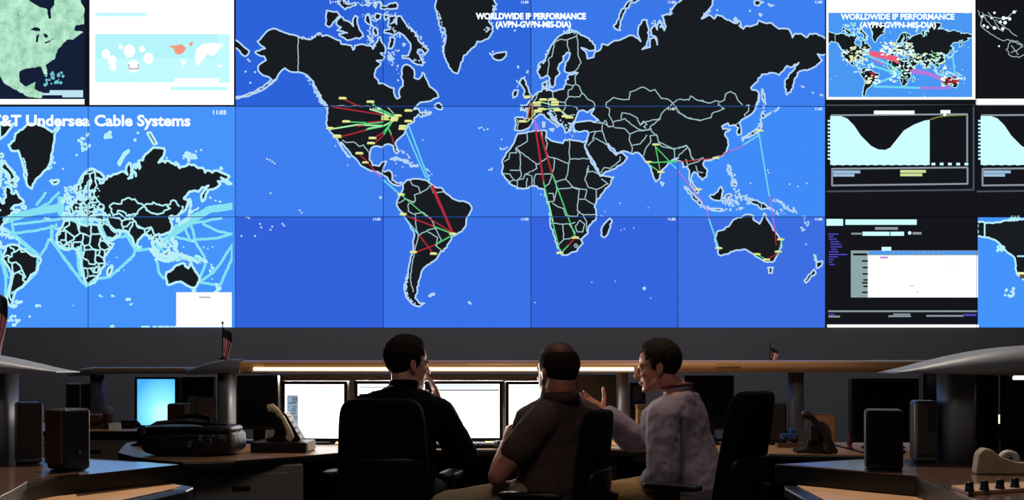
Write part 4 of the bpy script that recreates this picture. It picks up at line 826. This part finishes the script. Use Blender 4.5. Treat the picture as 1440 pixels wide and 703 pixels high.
# ---- keyboard, mouse
kb = thing('keyboard', (-.27, 6.08, DZ), 'black keyboard showing beside the elbow of the black sweater man', 'keyboard', rz=math.radians(4))
MB().box((0, 0, .010), (.38, .14, .018)).build('case', black, kb, bevel=.004)
mb = MB()
for r_ in range(5):
    for c_ in range(15): mb.box((-.165+.0236*c_, -.048+.024*r_, .0215), (.019, .019, .006))
mb.build('key', mat('key_white', '#8f9298', .5), kb, kind='stuff')
ms = thing('computer_mouse', (-.068, 6.05, DZ), 'black and silver mouse on the bright desk between the men', 'mouse')
MB().pad((0, 0, .019), (.034, .055, .019), .8, .8, 24, 10).build('shell', silver, ms)
MB().pad((0, -.02, .024), (.012, .036, .016), .8, .8, 16, 8).build('button', black, ms)
# ---- right desk small things
bx = W(910, 592, 6.45)
c = thing('storage_box', (bx.x, 6.5, DZ), 'olive tan box with small white label behind the reaching arm', 'box')
MB().box((0, 0, .095), (.115, .16, .19)).build('carton', mat('olive_card', '#6e5638', .7), c, bevel=.004)
MB().box((0, 0, .20), (.12, .165, .02)).build('lid', mat('olive_card2', '#5a4630', .7), c, bevel=.004)
MB().box((-.02, -.0805, .075), (.04, .002, .016)).build('label', mat('label_white', '#cfc8b8', .6), c)
pf = W(1160, 600, 6.25)
r = thing('picture_frame', (pf.x, 6.25, DZ), 'small tan backed picture frame behind the right telephone', 'frame', rz=math.radians(-18))
T = M_((0, 0, .085), 0, .16); MB().box((0, 0, 0), (.105, .012, .168), T).build('back_board', mat('cork_tan', '#a87c58', .7), r, bevel=.003)
MB().prism([(-.045, -.075), (.035, -.075), (.035, -.02), (.02, .02), (-.01, .045), (-.045, .04)], .007, .010, T, axis='y').build('easel', mat('easel_dark', '#2c2320', .7), r)
MB().box((0, 0, .085), (.109, .016, .004), T).build('rim', silver, r)
tb = W(1108, 601, 6.1); r = thing('toy_truck', (tb.x, 6.08, DZ), 'small blue model vehicle on a brown base at right', 'model')
MB().box((0, 0, .012), (.13, .07, .024)).build('base', tand, r, bevel=.003); MB().box((.0, 0, .058), (.085, .045, .03)).build('body', mat('toy_blue', '#2c4a8c', .4), r, bevel=.006); MB().box((.02, 0, .085), (.035, .042, .028)).build('cab', mat('toy_blue', '#2c4a8c', .4), r, bevel=.006)
for x in (-.028, .028):
    for y in (-.022, .022): MB().lathe([(0, -.006), (.016, -.006), (.016, .006), (0, .006)], 14, M_((x, y, .040), 0, PI/2)).build('wheel', black, r)
rf = W(1197, 617, 5.95); r = thing('figurine', (rf.x, 5.98, DZ), 'tiny dark red figurine beside the right telephone', 'figurine')
MB().lathe([(0, 0), (.016, 0), (.017, .006), (.010, .012), (.015, .03), (.014, .05), (.006, .06), (0, .06)], 14).build('body', mat('dark_red', '#6a2026', .5), r); MB().lathe([(0, .058), (.009, .062), (.011, .072), (.007, .083), (0, .085)], 12).build('head', mat('dark_red', '#6a2026', .5), r)
# blue folded cloth by dark monitor right
r = thing('folded_cloth', (W(985, 600, 6.3).x, 6.32, DZ), 'dark blue folded cloth on black tray behind the grey shirt', 'cloth')
MB().box((0, 0, .006), (.2, .14, .012)).build('tray', black, r, bevel=.003); MB().pad((0, 0, .034), (.09, .06, .024), .7, .5, 24, 8).build('lower_fold', mat('navy_cloth', '#1b2748', .8, bump=.4), r); MB().pad((-.01, .005, .068), (.07, .05, .018), .7, .5, 24, 8).build('upper_fold', mat('navy_cloth', '#1b2748', .8, bump=.4), r)
# tape dispenser
tp = PZ(1405, 668, RZ); r = thing('tape_dispenser', (tp.x+.03, tp.y+.03, RZ), 'beige tape dispenser with white tape roll on near right shelf', 'tape dispenser', rz=math.radians(-6))
tm = mat('beige_plastic', '#8d8068', .5)
prof = [(-.10, 0), (.12, 0), (.135, .012), (.125, .032), (.10, .036), (.03, .044), (-.02, .062), (-.052, .086), (-.072, .088), (-.09, .07)]
MB().prism(prof, -.03, .03, axis='y').build('body', tm, r, bevel=.006)
MB().lathe([(.018, -.012), (.034, -.012), (.034, .012), (.018, .012), (.018, -.012)], 28, M_((.014, 0, .047), 0, PI/2)).build('tape_roll', mat('tape_white', '#a8a49a', .5), r)
MB().box((.122, 0, .038), (.014, .05, .006)).build('cutter', silver, r)
# rear desk bits
p = W(126, 598, 7.9); r = thing('desk_organizer', (p.x, 7.92, DZ), 'brown rounded case with dark fittings on the rear desk', 'case')
MB().box((0, 0, .014), (.22, .12, .028)).build('tray', tand, r, bevel=.004); MB().pad((0, 0, .065), (.095, .05, .038), .5, .5, 24, 10).build('lid', mat('case_brown', '#6b3a26', .5), r)
for x in (-.06, -.02, .02, .06): MB().lathe([(0, 0), (.012, 0), (.012, .016), (0, .017)], 10, M_((x, -.055, .0285))).build('knob', black, r)
p = W(151, 597, 7.85); r = thing('coffee_cup', (p.x, 7.86, DZ), 'brown coffee cup with pale lid on the rear desk', 'cup')
MB().lathe([(0, 0), (.026, 0), (.034, .10), (.0, .10)], 18).build('cup', mat('cup_brown', '#3a2418', .6), r); MB().lathe([(.036, .10), (.036, .112), (.032, .118), (.030, .15), (0, .152)], 18).build('lid', mat('lid_grey', '#6a6c76', .4), r)
p = W(178, 597, 7.9); r = thing('black_box', (p.x, 7.95, DZ), 'small flat black device on the rear desk end', 'device')
MB().box((0, 0, .028), (.09, .08, .056)).build('case', black, r, bevel=.006); MB().box((0, -.041, .03), (.05, .003, .02)).build('front_panel', darkg, r)
p = W(163, 600, 7.8); r = thing('paper_note', (p.x, 7.78, DZ), 'folded white note beside the brown coffee cup', 'paper', rz=.4)
MB().add([(-.04, -.03, 0), (.04, -.03, 0), (.04, 0, .045), (-.04, 0, .045), (-.04, .03, 0), (.04, .03, 0)], [(0, 1, 2, 3), (3, 2, 5, 4)]).build('sheet', mat('paper_white', '#d8d2c8', .8, noise=.03), r)
# ---- flags
def flag(px, py_base, py_top, Y, zb, label, wpx, hpx, droop):
    p = W(px, py_base, Y); zt = W(px, py_top, Y).z; r = thing('desk_flag', (p.x, Y, zb), label, 'flag', 'small striped flags on canopies')
    MB().tube([(0, 0, 0), (0, 0, zt-zb)], .0028, 8).build('staff', mat('staff_dark', '#2a2420', .5), r)
    MB().lathe([(0, 0), (.006, .003), (.007, .008), (.004, .014), (0, .018)], 10, M_((0, 0, zt-zb))).build('finial', mat('brass', '#7a6230', .35, metal=.8), r)
    MB().lathe([(0, 0), (.022, 0), (.02, .006), (.006, .01), (.004, .02)], 16).build('base', black, r)
    w, h = wpx*Y/F, hpx*Y/F; nu, nv = 8, 26; top = zt-zb-.012
    def P(u, v): return (u*w*(.75+.25*math.cos(v*3))-.006*math.sin(u*5)+(.18*w*math.sin(v*3)), -.012*math.sin(u*7+v*2)-.004, top-v*h-u*droop*w)
    vs = [P(i/nu, j/nv) for j in range(nv+1) for i in range(nu+1)]; mb = MB()
    for j in range(nv):
        for i in range(nu):
            a = j*(nu+1)+i; mb.f.append((a, a+1, a+nu+2, a+nu+1)); mb.smooth.append(True)
            mb.m.append(2 if j < 9 else (0 if (i % 2 if nu > 6 else i) == 0 else 1))
    mb.v = [Vector(x) for x in vs]
    o = mb.build('cloth', [mat('flag_red', '#bf4656', .8), mat('flag_white', '#e2cdd2', .8), mat('flag_blue', '#1a2030', .8)], r)
    s = o.modifiers.new('solid', 'SOLIDIFY'); s.thickness = .0015
    return r
flag(313, 507, 456, 6.46, 1.198, 'small drooping striped flag on the left canopy end', 12, 40, .8)
flag(1083, 505, 484, 6.6, 1.19, 'tiny pink striped flag on right half of the canopy', 9, 16, .6)
p = W(-6, 500, 4.3); flag(-12, 497, 398, 4.4, 1.24, 'red striped flag cut by left picture edge on near canopy', 22, 80, .9)
# ================================================================= PEOPLE
class Blob(MB):
    """closed rounded pieces, fused into one continuous skin by a voxel remesh"""
    def cap(s, a, b2, ra, rb, n=14):
        a, b2 = Vector(a), Vector(b2); d = (b2-a); L = d.length; d.normalize()
        pts, rr = [], []
        for t in (-90, -60, -30, 0): pts.append(a+d*ra*math.sin(math.radians(t))); rr.append(max(.0006, ra*math.cos(math.radians(t))))
        for t in (.33, .66): pts.append(a.lerp(b2, t)); rr.append(lerp(ra, rb, t))
        for t in (0, 30, 60, 90): pts.append(b2+d*rb*math.sin(math.radians(t))); rr.append(max(.0006, rb*math.cos(math.radians(t))))
        return s.tube(pts, rr, n)
    def chain(s, pts, rad):
        for i in range(len(pts)-1): s.cap(pts[i], pts[i+1], rad[i], rad[i+1])
        return s
    def ell(s, c, r, R=None):
        M = Matrix.Translation(c) @ (R.to_4x4() if R else Matrix.Identity(4)); return s.pad((0, 0, 0), r, 1, 1, 24, 14, M)
    def loft(s, rings, n=28, e=.85):
        vs = []
        for c, U, V in rings:
            for k in range(n):
                a = 2*PI*k/n; vs.append(c+U*math.copysign(abs(math.cos(a))**e, math.cos(a))+V*math.copysign(abs(math.sin(a))**e, math.sin(a)))
        m = len(rings); fs = [(i*n+k, i*n+(k+1) % n, (i+1)*n+(k+1) % n, (i+1)*n+k) for i in range(m-1) for k in range(n)]
        fs += [tuple(range(n))[::-1], tuple(range((m-1)*n, m*n))]
        return s.add(vs, fs, None, True)
    def fuse(s, name, m, parent, voxel=.006, smooth=4, disp=0, dscale=.06):
        o = s.build(name, m, None)
        bmx = bmesh.new(); bmx.from_mesh(o.data); bmesh.ops.recalc_face_normals(bmx, faces=bmx.faces); bmx.to_mesh(o.data); bmx.free()
        r = o.modifiers.new('r', 'REMESH'); r.mode = 'VOXEL'; r.voxel_size = voxel; r.use_smooth_shade = True
        k = o.modifiers.new('s', 'SMOOTH'); k.iterations = smooth; k.factor = .5
        if disp:
            t = bpy.data.textures.new('folds', 'CLOUDS'); t.noise_scale = dscale; t.noise_depth = 2
            d = o.modifiers.new('d', 'DISPLACE'); d.texture = t; d.strength = disp; d.mid_level = .5; d.texture_coords = 'GLOBAL'
        me = bpy.data.meshes.new_from_object(o.evaluated_get(bpy.context.evaluated_depsgraph_get()))
        me.transform(parent.matrix_basis.inverted()); me.name = name
        if not me.materials: me.materials.append(m)
        old = o.data; bpy.data.objects.remove(o); bpy.data.meshes.remove(old)
        q = bpy.data.objects.new(name, me); COL.objects.link(q); q.parent = parent; return q
UP = Vector((0, 0, 1))
def hand(b, wrist, d, nrm, thumb, curl=.3, size=1.0, spread=.12, fl=(.070, .080, .074, .058), th=(.7, .75)):
    """palm + four bent fingers + thumb; d points wrist->knuckles, nrm out of the palm, thumb toward the thumb side"""
    d = d.normalized(); nrm = (nrm-d*nrm.dot(d)).normalized(); t = d.cross(nrm).normalized()
    if t.dot(thumb) < 0: t = -t
    k = size; pl_ = .088*k
    b.loft([(wrist-d*.012*k, t*.026*k, nrm*.019*k), (wrist+d*.02*k, t*.031*k, nrm*.017*k), (wrist+d*.055*k, t*.041*k, nrm*.015*k), (wrist+d*pl_, t*.041*k, nrm*.012*k), (wrist+d*(pl_+.008*k), t*.036*k, nrm*.008*k)], 20)
    for i, u in enumerate((.031, .0105, -.010, -.030)):
        p = wrist+d*(pl_-.012*k-abs(u)*.12)+t*u*k; dd = (d+t*u/.03*spread).normalized(); L = fl[i]*k; c = curl*(1+.12*i)
        pts = [p]
        for j, fr in enumerate((.16, .42, .30, .24)):
            if j: dd = (dd*math.cos(c)+nrm*math.sin(c)).normalized()
            pts.append(pts[-1]+dd*L*fr*1.05)
        r = .0088*k*(1 if i < 3 else .87); b.chain(pts, [r*1.05, r, r*.94, r*.86, r*.72])
    p = wrist+d*.022*k+t*.026*k+nrm*.006*k; td = (t*th[0]+d*th[1]+nrm*.25).normalized()
    q = p+td*.042*k; td2 = (td+d*.35).normalized(); q2 = q+td2*.031*k; b.chain([p, q, q2, q2+td2*.020*k], [.014*k, .0108*k, .0098*k, .008*k])
def head_frame(H, yaw, pitch=0, roll=0):
    R = Euler((pitch, roll, 0)).to_matrix(); return Matrix.Rotation(-yaw, 3, 'Z') @ R      # local x right, y forward
def add_head(b, H, R, s=1.0, jaw=1.0, nose=1.0):
    L = lambda x, y, z: H+R @ Vector((x*s, y*s, z*s))
    b.ell(L(0, -.012, .035), (.077*s, .098*s, .088*s), R)
    b.ell(L(0, .030, -.030), (.062*s, .062*s, .088*s), R)
    b.ell(L(0, .045, -.075), (.046*jaw*s, .046*s, .040*s), R)
    b.ell(L(0, .074, -.100), (.024*jaw*s, .022*s, .018*s), R)            # chin
    b.cap(L(-.045, .02, -.07), L(-.015, .07, -.097), .022*s*jaw, .016*s); b.cap(L(.045, .02, -.07), L(.015, .07, -.097), .022*s*jaw, .016*s)
    b.ell(L(0, .076, .020), (.050*s, .020*s, .012*s), R)                  # brow
    b.ell(L(-.032, .066, -.022), (.022*s, .022*s, .018*s), R); b.ell(L(.032, .066, -.022), (.022*s, .022*s, .018*s), R)   # cheeks
    b.cap(L(0, .090, .012), L(0, .110*nose, -.026), .0085*s, .012*s); b.ell(L(0, .104*nose, -.031), (.018*s, .012*s, .010*s), R)   # nose
    b.ell(L(0, .092, -.058), (.024*s, .010*s, .006*s), R); b.ell(L(0, .090, -.070), (.020*s, .010*s, .007*s), R)        # lips
    for sx in (-1, 1):
        E = R @ Euler((0, 0, sx*.35)).to_matrix()
        b.ell(L(sx*.078, -.012, -.008), (.008*s, .019*s, .031*s), E); b.ell(L(sx*.084, -.018, -.004), (.006*s, .015*s, .026*s), E); b.ell(L(sx*.078, -.004, -.034), (.007*s, .009*s, .010*s), E)
def eyes(parent, H, R, s, iris):
    for sx in (-1, 1):
        mb = MB(); c = H+R @ Vector((sx*.030*s, .0725*s, .003*s)); mb.pad(tuple(c), (.0110*s,)*3, 1, 1, 16, 10)
        mb.mi = 1; c2 = c+R @ Vector((0, .0078*s, -.001)); mb.pad(tuple(c2), (.0055*s, .0055*s, .0055*s), 1, 1, 10, 8)
        mb.build('eye', [mat('eye_white', '#8a7c74', .4), iris], parent, True)
def hair(parent, H, R, m, keep, s=1.0, thick=.012, noise=.006, r=(.080, .102, .092), c=(0, -.013, .037), name='hair'):
    bm_ = bmesh.new(); bmesh.ops.create_icosphere(bm_, subdivisions=5, radius=1)
    rs = random.Random(2)
    for v in bm_.verts: v.co = Vector((c[0]+v.co.x*r[0], c[1]+v.co.y*r[1], c[2]+v.co.z*r[2]))
    bmesh.ops.delete(bm_, geom=[f for f in bm_.faces if not keep(f.calc_center_median())], context='FACES')
    bmesh.ops.delete(bm_, geom=[v for v in bm_.verts if not v.link_faces], context='VERTS')
    # taper thickness at the border, lift inside
    bm_.normal_update()
    dist = {v: (0 if v.is_boundary else 9) for v in bm_.verts}; fr = [v for v in bm_.verts if v.is_boundary]
    d = 0
    while fr and d < 7:
        d += 1; nx = []
        for v in fr:
            for e in v.link_edges:
                o2 = e.other_vert(v)
                if dist[o2] > d: dist[o2] = d; nx.append(o2)
        fr = nx
    for v in bm_.verts:
        k = min(1, dist[v]/5); q = v.normal.copy()
        v.co += q*(thick*(k**.6)+rs.uniform(-noise, noise)*k*.35+noise*.6*k*math.sin(v.co.x*190+v.co.y*70)*math.sin(v.co.y*120+v.co.z*90))
    # inner skin closes it
    geo = bm_.faces[:]; bmesh.ops.solidify(bm_, geom=geo, thickness=.010)
    for f in bm_.faces: f.smooth = True
    M = Matrix.Translation(H) @ R.to_4x4() @ Matrix.Scale(s, 4)
    bm_.transform(parent.matrix_basis.inverted() @ M)
    me = bpy.data.meshes.new(name); bm_.to_mesh(me); bm_.free(); me.materials.append(m)
    o = bpy.data.objects.new(name, me); COL.objects.link(o); o.parent = parent; return o
def torso_rings(P, N, S, puff=0, bulge=0, top=True, hunch=0):
    """rings from seat to neck; S = unit vector to the right shoulder"""
    ax = (N-P).normalized(); Fv = S.cross(ax)*-1; Fv = (UP.cross(S)) if False else ax.cross(S)*-1
    Fv.normalize(); out = []
    prof = [(-.17, .15, .115, 0), (-.02, .178, .128, 0), (.14, .168, .120, .01), (.32, .158, .112, .012), (.52, .172, .118, 0), (.70, .190, .120, -.012), (.84, .182, .102, -.018), (.93, .120, .075, -.01), (1.0, .066, .060, 0)]
    for t, w, d, off in prof:
        bl = bulge*math.exp(-((t-.25)/.2)**2)
        c = P.lerp(N, t)-Fv*(hunch*math.sin(max(0, min(1, t))*PI))+Fv*(off+bl*.5)
        out.append((c, S*(w+puff), Fv*(d+puff+bl*.5)))
    return out, Fv
def person(name, label, root_loc, J, skin, shirt_m, pants_m, hair_m, keep, iris, sleeves='long', puff=.012, bulge=0, hunch=.02, hs=1.0, hyaw=0, hpitch=0, hroll=0, neck_r=.056, hands=None, folds=.012, hair_kw={}, shoe=None, collar=True, jaw=1, nose=1):
    r = thing(name, root_loc, label, 'person', 'people seated at the desk')
    S = (J['shR']-J['shL']).normalized()
    R = head_frame(J['H'], hyaw, hpitch, hroll)
    b = Blob(); rings, Fv = torso_rings(J['P'], J['N'], S, 0, bulge, hunch=hunch); b.loft(rings)
    b.cap(J['N']-(J['N']-J['P']).normalized()*.005, J['H']+R @ Vector((0, -.022, -.055))*hs, neck_r*1.0, neck_r*.98)
    add_head(b, J['H'], R, hs, jaw, nose)
    C = J['P'].lerp(J['N'], .84)-Fv*hunch*.5
    for q in 'RL':
        b.chain([C.lerp(J['sh'+q], .35), J['sh'+q], J['el'+q]], [.075, .057, .042]); b.cap(J['N']-UP*.012, J['sh'+q].lerp(J['N'], .35)-UP*.018, .052, .05); b.chain([J['el'+q], J['el'+q].lerp(J['wr'+q], .3), J['wr'+q]], [.041, .042, .026])
        b.cap(J['sh'+q].lerp(J['el'+q], .15), J['sh'+q].lerp(J['el'+q], .75), .054, .047)
        hp = J['P']+S*(.095 if q == 'R' else -.095)
        b.chain([hp, J['kn'+q]], [.088, .060]); b.chain([J['kn'+q], J['kn'+q].lerp(J['an'+q], .35), J['an'+q]], [.058, .056, .036])
        fd = J['toe'+q]-J['an'+q]; fd.z = 0; fd.normalize(); b.cap(J['an'+q]-fd*.03-UP*.03, J['an'+q]+fd*.12-UP*.045, .034, .03)
        if hands: 
            h = hands[q]; hand(b, J['wr'+q], h[0], h[1], h[2], **h[3])
    b.fuse('body', skin, r, .0055, 3)
    eyes(r, J['H'], R, hs, iris)
    hair(r, J['H'], R, hair_m, keep, hs, **hair_kw)
    for sx in (-1, 1):
        e = Blob().cap(J['H']+R @ Vector((sx*.016, .0905, .022))*hs, J['H']+R @ Vector((sx*.046, .0745, .024))*hs, .0042, .003); e.build('eyebrow', hair_m, r, True)
    # shirt
    b = Blob(); rings, _ = torso_rings(J['P'], J['N'], S, puff, bulge, hunch=hunch); b.loft(rings[:-1]+[(rings[-1][0]-(J['N']-J['P']).normalized()*.012, S*(neck_r+.016), Fv*(neck_r+.012))])
    for q in 'RL':
        b.chain([C.lerp(J['sh'+q], .35), J['sh'+q]], [.085, .066+puff*.5]); b.cap(J['N']-UP*.026, J['sh'+q].lerp(J['N'], .30)-UP*.020, .056, .060); b.cap(J['N']-UP*.02-(J['N']-J['P']).normalized()*.01, J['P'].lerp(J['N'], .75)-Fv*hunch*.6, neck_r+.012, .11)
        if sleeves == 'long':
            b.chain([J['sh'+q], J['el'+q]], [.066+puff*.5, .055+puff]); b.chain([J['el'+q], J['el'+q].lerp(J['wr'+q], .35), J['el'+q].lerp(J['wr'+q], .90)], [.054+puff, .050+puff, .036+puff*.6])
        else: b.chain([J['sh'+q], J['sh'+q].lerp(J['el'+q], .50)], [.068+puff*.5, .058+puff])
    sh = b.fuse('shirt', shirt_m, r, .0075, 4, folds, .07)
    if collar:
        ax = (J['N']-J['P']).normalized(); up = (ax*.6+(J['H']-J['N']).normalized()*.4).normalized(); c0 = J['N']-ax*.014
        mb = MB(); n = 28; S2 = S; F2 = up.cross(S2)*-1; vs = []
        for h, k in ((-.012, 1.22), (.030, 1.10), (.034, 1.02), (-.008, 1.10)):
            for i in range(n): a = 2*PI*i/n; vs.append(c0+up*h+S2*math.cos(a)*(neck_r+.006)*k+F2*math.sin(a)*(neck_r+.007)*k)
        mb.add(vs, [(j*n+i, j*n+(i+1) % n, ((j+1) % 4)*n+(i+1) % n, ((j+1) % 4)*n+i) for j in range(4) for i in range(n)], None, True); mb.build('collar', shirt_m, r, True)
    b = Blob(); rr_, _ = torso_rings(J['P'], J['N'], S, puff*.4, bulge*.4, hunch=hunch); b.loft([rr_[0], rr_[1], rr_[2]])
    for q in 'RL':
        hp = J['P']+S*(.095 if q == 'R' else -.095); b.chain([hp, J['kn'+q]], [.100, .072]); b.chain([J['kn'+q], J['kn'+q].lerp(J['an'+q], .4), J['an'+q]+UP*.02], [.070, .066, .058])
    b.fuse('trousers', pants_m, r, .009, 4, .010, .06)
    for q in 'RL':
        fd = J['toe'+q]-J['an'+q]; fd.z = 0; fd.normalize(); b = Blob(); z0 = J['an'+q].z
        b.loft([(J['an'+q]-fd*.07-UP*(z0-.036), fd.cross(UP)*.03, UP*.036), (J['an'+q]-fd*.03-UP*(z0-.042), fd.cross(UP)*.040, UP*.042), (J['an'+q]+fd*.08-UP*(z0-.038), fd.cross(UP)*.044, UP*.038), (J['an'+q]+fd*.15-UP*(z0-.03), fd.cross(UP)*.040, UP*.030), (J['an'+q]+fd*.19-UP*(z0-.024), fd.cross(UP)*.022, UP*.02)]); b.build('shoe', shoe or black, r, True)
    return r, R, S, Fv
def legs(J, q, hip, dirv, out, kz=.52, L=.43, back=.04):
    d = Vector((math.sin(dirv), math.cos(dirv), 0)); k = hip+d*L; J['kn'+q] = Vector((k.x, k.y, kz)); a = J['kn'+q]+d*-back; J['an'+q] = Vector((a.x, a.y, .09)); J['toe'+q] = J['an'+q]+Vector((math.sin(dirv), math.cos(dirv), 0))
sk1 = mat('skin_a', '#b98472', .5, noise=.06, scale=18); sk2 = mat('skin_b', '#a86a55', .5, noise=.06, scale=18); sk3 = mat('skin_c', '#b5765f', .48, noise=.06, scale=18)
hair1 = mat('hair_dark_brown', '#130b09', .8, noise=.4, scale=220, bump=.3, spec=.12); hair2 = mat('hair_cropped', '#1e100d', .8, noise=.4, scale=200, bump=.4, spec=.15); hair3 = mat('hair_brown', '#170d0a', .75, noise=.4, scale=220, bump=.3, spec=.15)
iris = mat('iris_brown', '#1e120c', .2)
sw1 = mat('black_sweater', '#08090d', .95, noise=.25, scale=180, bump=.3, spec=.1); sh2 = mat('brown_tshirt', '#4b3c3c', .9, noise=.1, scale=90, bump=.15, spec=.15); sh3 = mat('grey_shirt', '#84798a', .75, noise=.06, scale=120, bump=.1)
jean = mat('dark_trousers', '#101116', .9, spec=.15); khaki = mat('khaki_trousers', '#8a7a66', .85, noise=.1, scale=60); khaki2 = mat('tan_trousers', '#96784f', .85, noise=.1, scale=60)
def V(x, y, z): return Vector((x, y, z))
SEAT = .575
# ---- man in the black sweater
J = {}
J['H'] = W(574, 512, 5.50); J['N'] = W(568, 541, 5.48)
J['P'] = V(W(553, 600, 5.45).x, 5.43, SEAT)
J['shL'] = W(511, 578, 5.42); J['shR'] = W(617, 581, 5.53)
J['elR'] = W(652, 641, 5.66); J['wrR'] = W(619, 570, 5.82); J['elL'] = W(500, 640, 5.72); J['wrL'] = W(578, 585, 5.93)
for q, dx in (('R', .1), ('L', -.1)): legs(J, q, J['P']+V(dx, 0, 0), math.radians(8+dx*60), 0)
keep1 = lambda p: (p.y < (.066 if p.z > .09 else .050-.0 if p.z > .045 else .030 if p.z > .012 else -.020-(abs(p.z)*.2)) and p.z > -.072) or (abs(p.x) > .066 and -.035 < p.z < .02 and -.0 < p.y < .026)
p1, R1, S1, F1 = person('person', 'man in black sweater seen from behind with hands raised to his face', (J['P'].x, J['P'].y, 0), J, sk1, sw1, jean, hair1, keep1, iris, puff=.020, hyaw=math.radians(58), hpitch=math.radians(-7), hunch=.03, folds=.016,
    hands={'R': (V(-.11, -.02, .34), V(-.85, -.30, .05), V(-.2, .9, .1), dict(curl=.10, spread=.03, size=.98)), 'L': (V(.10, -.10, .18), V(.1, -.2, .9), V(.3, .3, .7), dict(curl=.5, size=.96))}, hair_kw=dict(thick=.012, noise=.004))
# ---- man in the brown T-shirt
J = {}
J['H'] = W(783, 524, 5.30); J['N'] = W(787, 556, 5.29)
J['P'] = V(W(775, 600, 5.3).x, 5.31, SEAT)
J['shL'] = W(756, 598, 5.16); J['shR'] = W(828, 587, 5.43)
J['elL'] = W(699, 671, 5.12); J['wrL'] = W(711, 626, 5.34); J['elR'] = W(806, 672, 5.62); J['wrR'] = W(730, 690, 5.66)
legs(J, 'L', J['P']+V(-.05, -.09, 0), math.radians(-84), 0); legs(J, 'R', J['P']+V(.05, .09, 0), math.radians(-58), 0)
J['knL'].z = .53
keep2 = lambda p: (p.z < .086 and p.y < (.040 if p.z > .045 else .022 if p.z > .01 else -.022) and p.z > -.070)
p2, R2, S2, F2 = person('person', 'balding man in brown T-shirt seen from behind with a raised fist', (J['P'].x, J['P'].y, 0), J, sk2, sh2, khaki, hair2, keep2, iris, sleeves='short', puff=.016, hyaw=math.radians(-34), hpitch=math.radians(-3), bulge=.02, hunch=.03, hs=1.06, neck_r=.070, folds=.014, collar=True,
    hands={'L': (V(.02, .03, .09), V(.75, .3, -.1), V(.2, .9, .2), dict(curl=1.0)), 'R': (V(-.1, .02, -.02), V(0, 0, -1), V(-.1, .9, 0), dict(curl=.35))}, hair_kw=dict(thick=.004, noise=.003))
hair(p2, W(783, 524, 5.30), R2, mat('hair_thin_crown', '#4a2419', .6, noise=.3, scale=160), lambda p: p.z >= .080 and p.y < .05, 1.06, thick=.002, noise=.001, name='thin_crown')
# ---- man in the grey shirt
J = {}
J['H'] = W(925, 516, 5.64); J['N'] = W(954, 549, 5.64)
J['P'] = V(W(983, 600, 5.62).x, 5.62, SEAT)
J['shL'] = W(932, 588, 5.46); J['shR'] = W(970, 586, 5.76)
J['elL'] = W(934, 668, 5.41); J['wrL'] = W(905, 690, 5.64); J['elR'] = W(902, 628, 5.95); J['wrR'] = W(851, 580, 5.83)
legs(J, 'L', J['P']+V(.0, -.10, 0), math.radians(-84), 0); legs(J, 'R', J['P']+V(.02, .10, 0), math.radians(-66), 0)
J['knL'].z = .545
keep3 = lambda p: (p.y < (.078 if p.z > .088 else .052 if p.z > .045 else .034 if p.z > .010 else -.022) and p.z > -.068) or (abs(p.x) > .064 and -.028 < p.z < .02 and .0 < p.y < .028)
p3, R3, S3, F3 = person('person', 'smiling man in grey shirt and tan trousers gesturing with open hand', (J['P'].x, J['P'].y, 0), J, sk3, sh3, khaki2, hair3, keep3, iris, puff=.028, hyaw=math.radians(-80), hpitch=math.radians(-10), hunch=.05, hs=.98, folds=.018, jaw=1.05, nose=1.04,
    hands={'R': (V(-.13, -.04, .070), V(-.15, -.75, .55), V(.15, -.1, .9), dict(curl=.16, spread=.10, th=(1.0, .25))), 'L': (V(-.09, .03, -.03), V(0, 0, -1), V(-.1, .9, 0), dict(curl=.4))}, hair_kw=dict(thick=.012, noise=.0035))
tm = MB(); R3i = R3
for i in range(9):
    a = -.9+1.8*i/8; c = p3.matrix_basis.inverted() @ (W(925, 516, 5.64)+R3 @ Vector((.019*math.sin(a), .0865+.0135*math.cos(a), -.0635)))
    tm.pad(tuple(c), (.003, .0026, .004), .6, .6, 8, 6)
o = tm.build('teeth', mat('tooth_white', '#b8aca0', .3), p3, kind='stuff')
# lanyard round the neck, wristband, belt
ax = (J['N']-J['P']).normalized(); mb = MB(); S3n = (J['shR']-J['shL']).normalized(); pts = []
upn = (ax*.5+(J['H']-J['N']).normalized()*.5).normalized(); Fn = upn.cross(S3n)*-1
for i in range(25):
    a = 2*PI*i/24; pts.append(J['N']+upn*(.022+.02*math.sin(a)*-1)+S3n*math.cos(a)*.074+Fn*math.sin(a)*.076)
o = mb.tube(pts, .0065, 8, False).build('lanyard', mat('lanyard_red', '#6a2a2c', .7, noise=.5, scale=120), p3, True); o['label'] = 'dark red patterned neck lanyard'
d = (J['wrR']-J['elR']).normalized(); u = d.orthogonal().normalized(); w = d.cross(u)
c = J['wrR']-d*.012; o = MB().tube([c+(u*math.cos(2*PI*i/20)+w*math.sin(2*PI*i/20))*.033 for i in range(21)], .005, 8, False).build('wristband', mat('band_metal', '#c9c2b4', .25, metal=.9), p3, True)
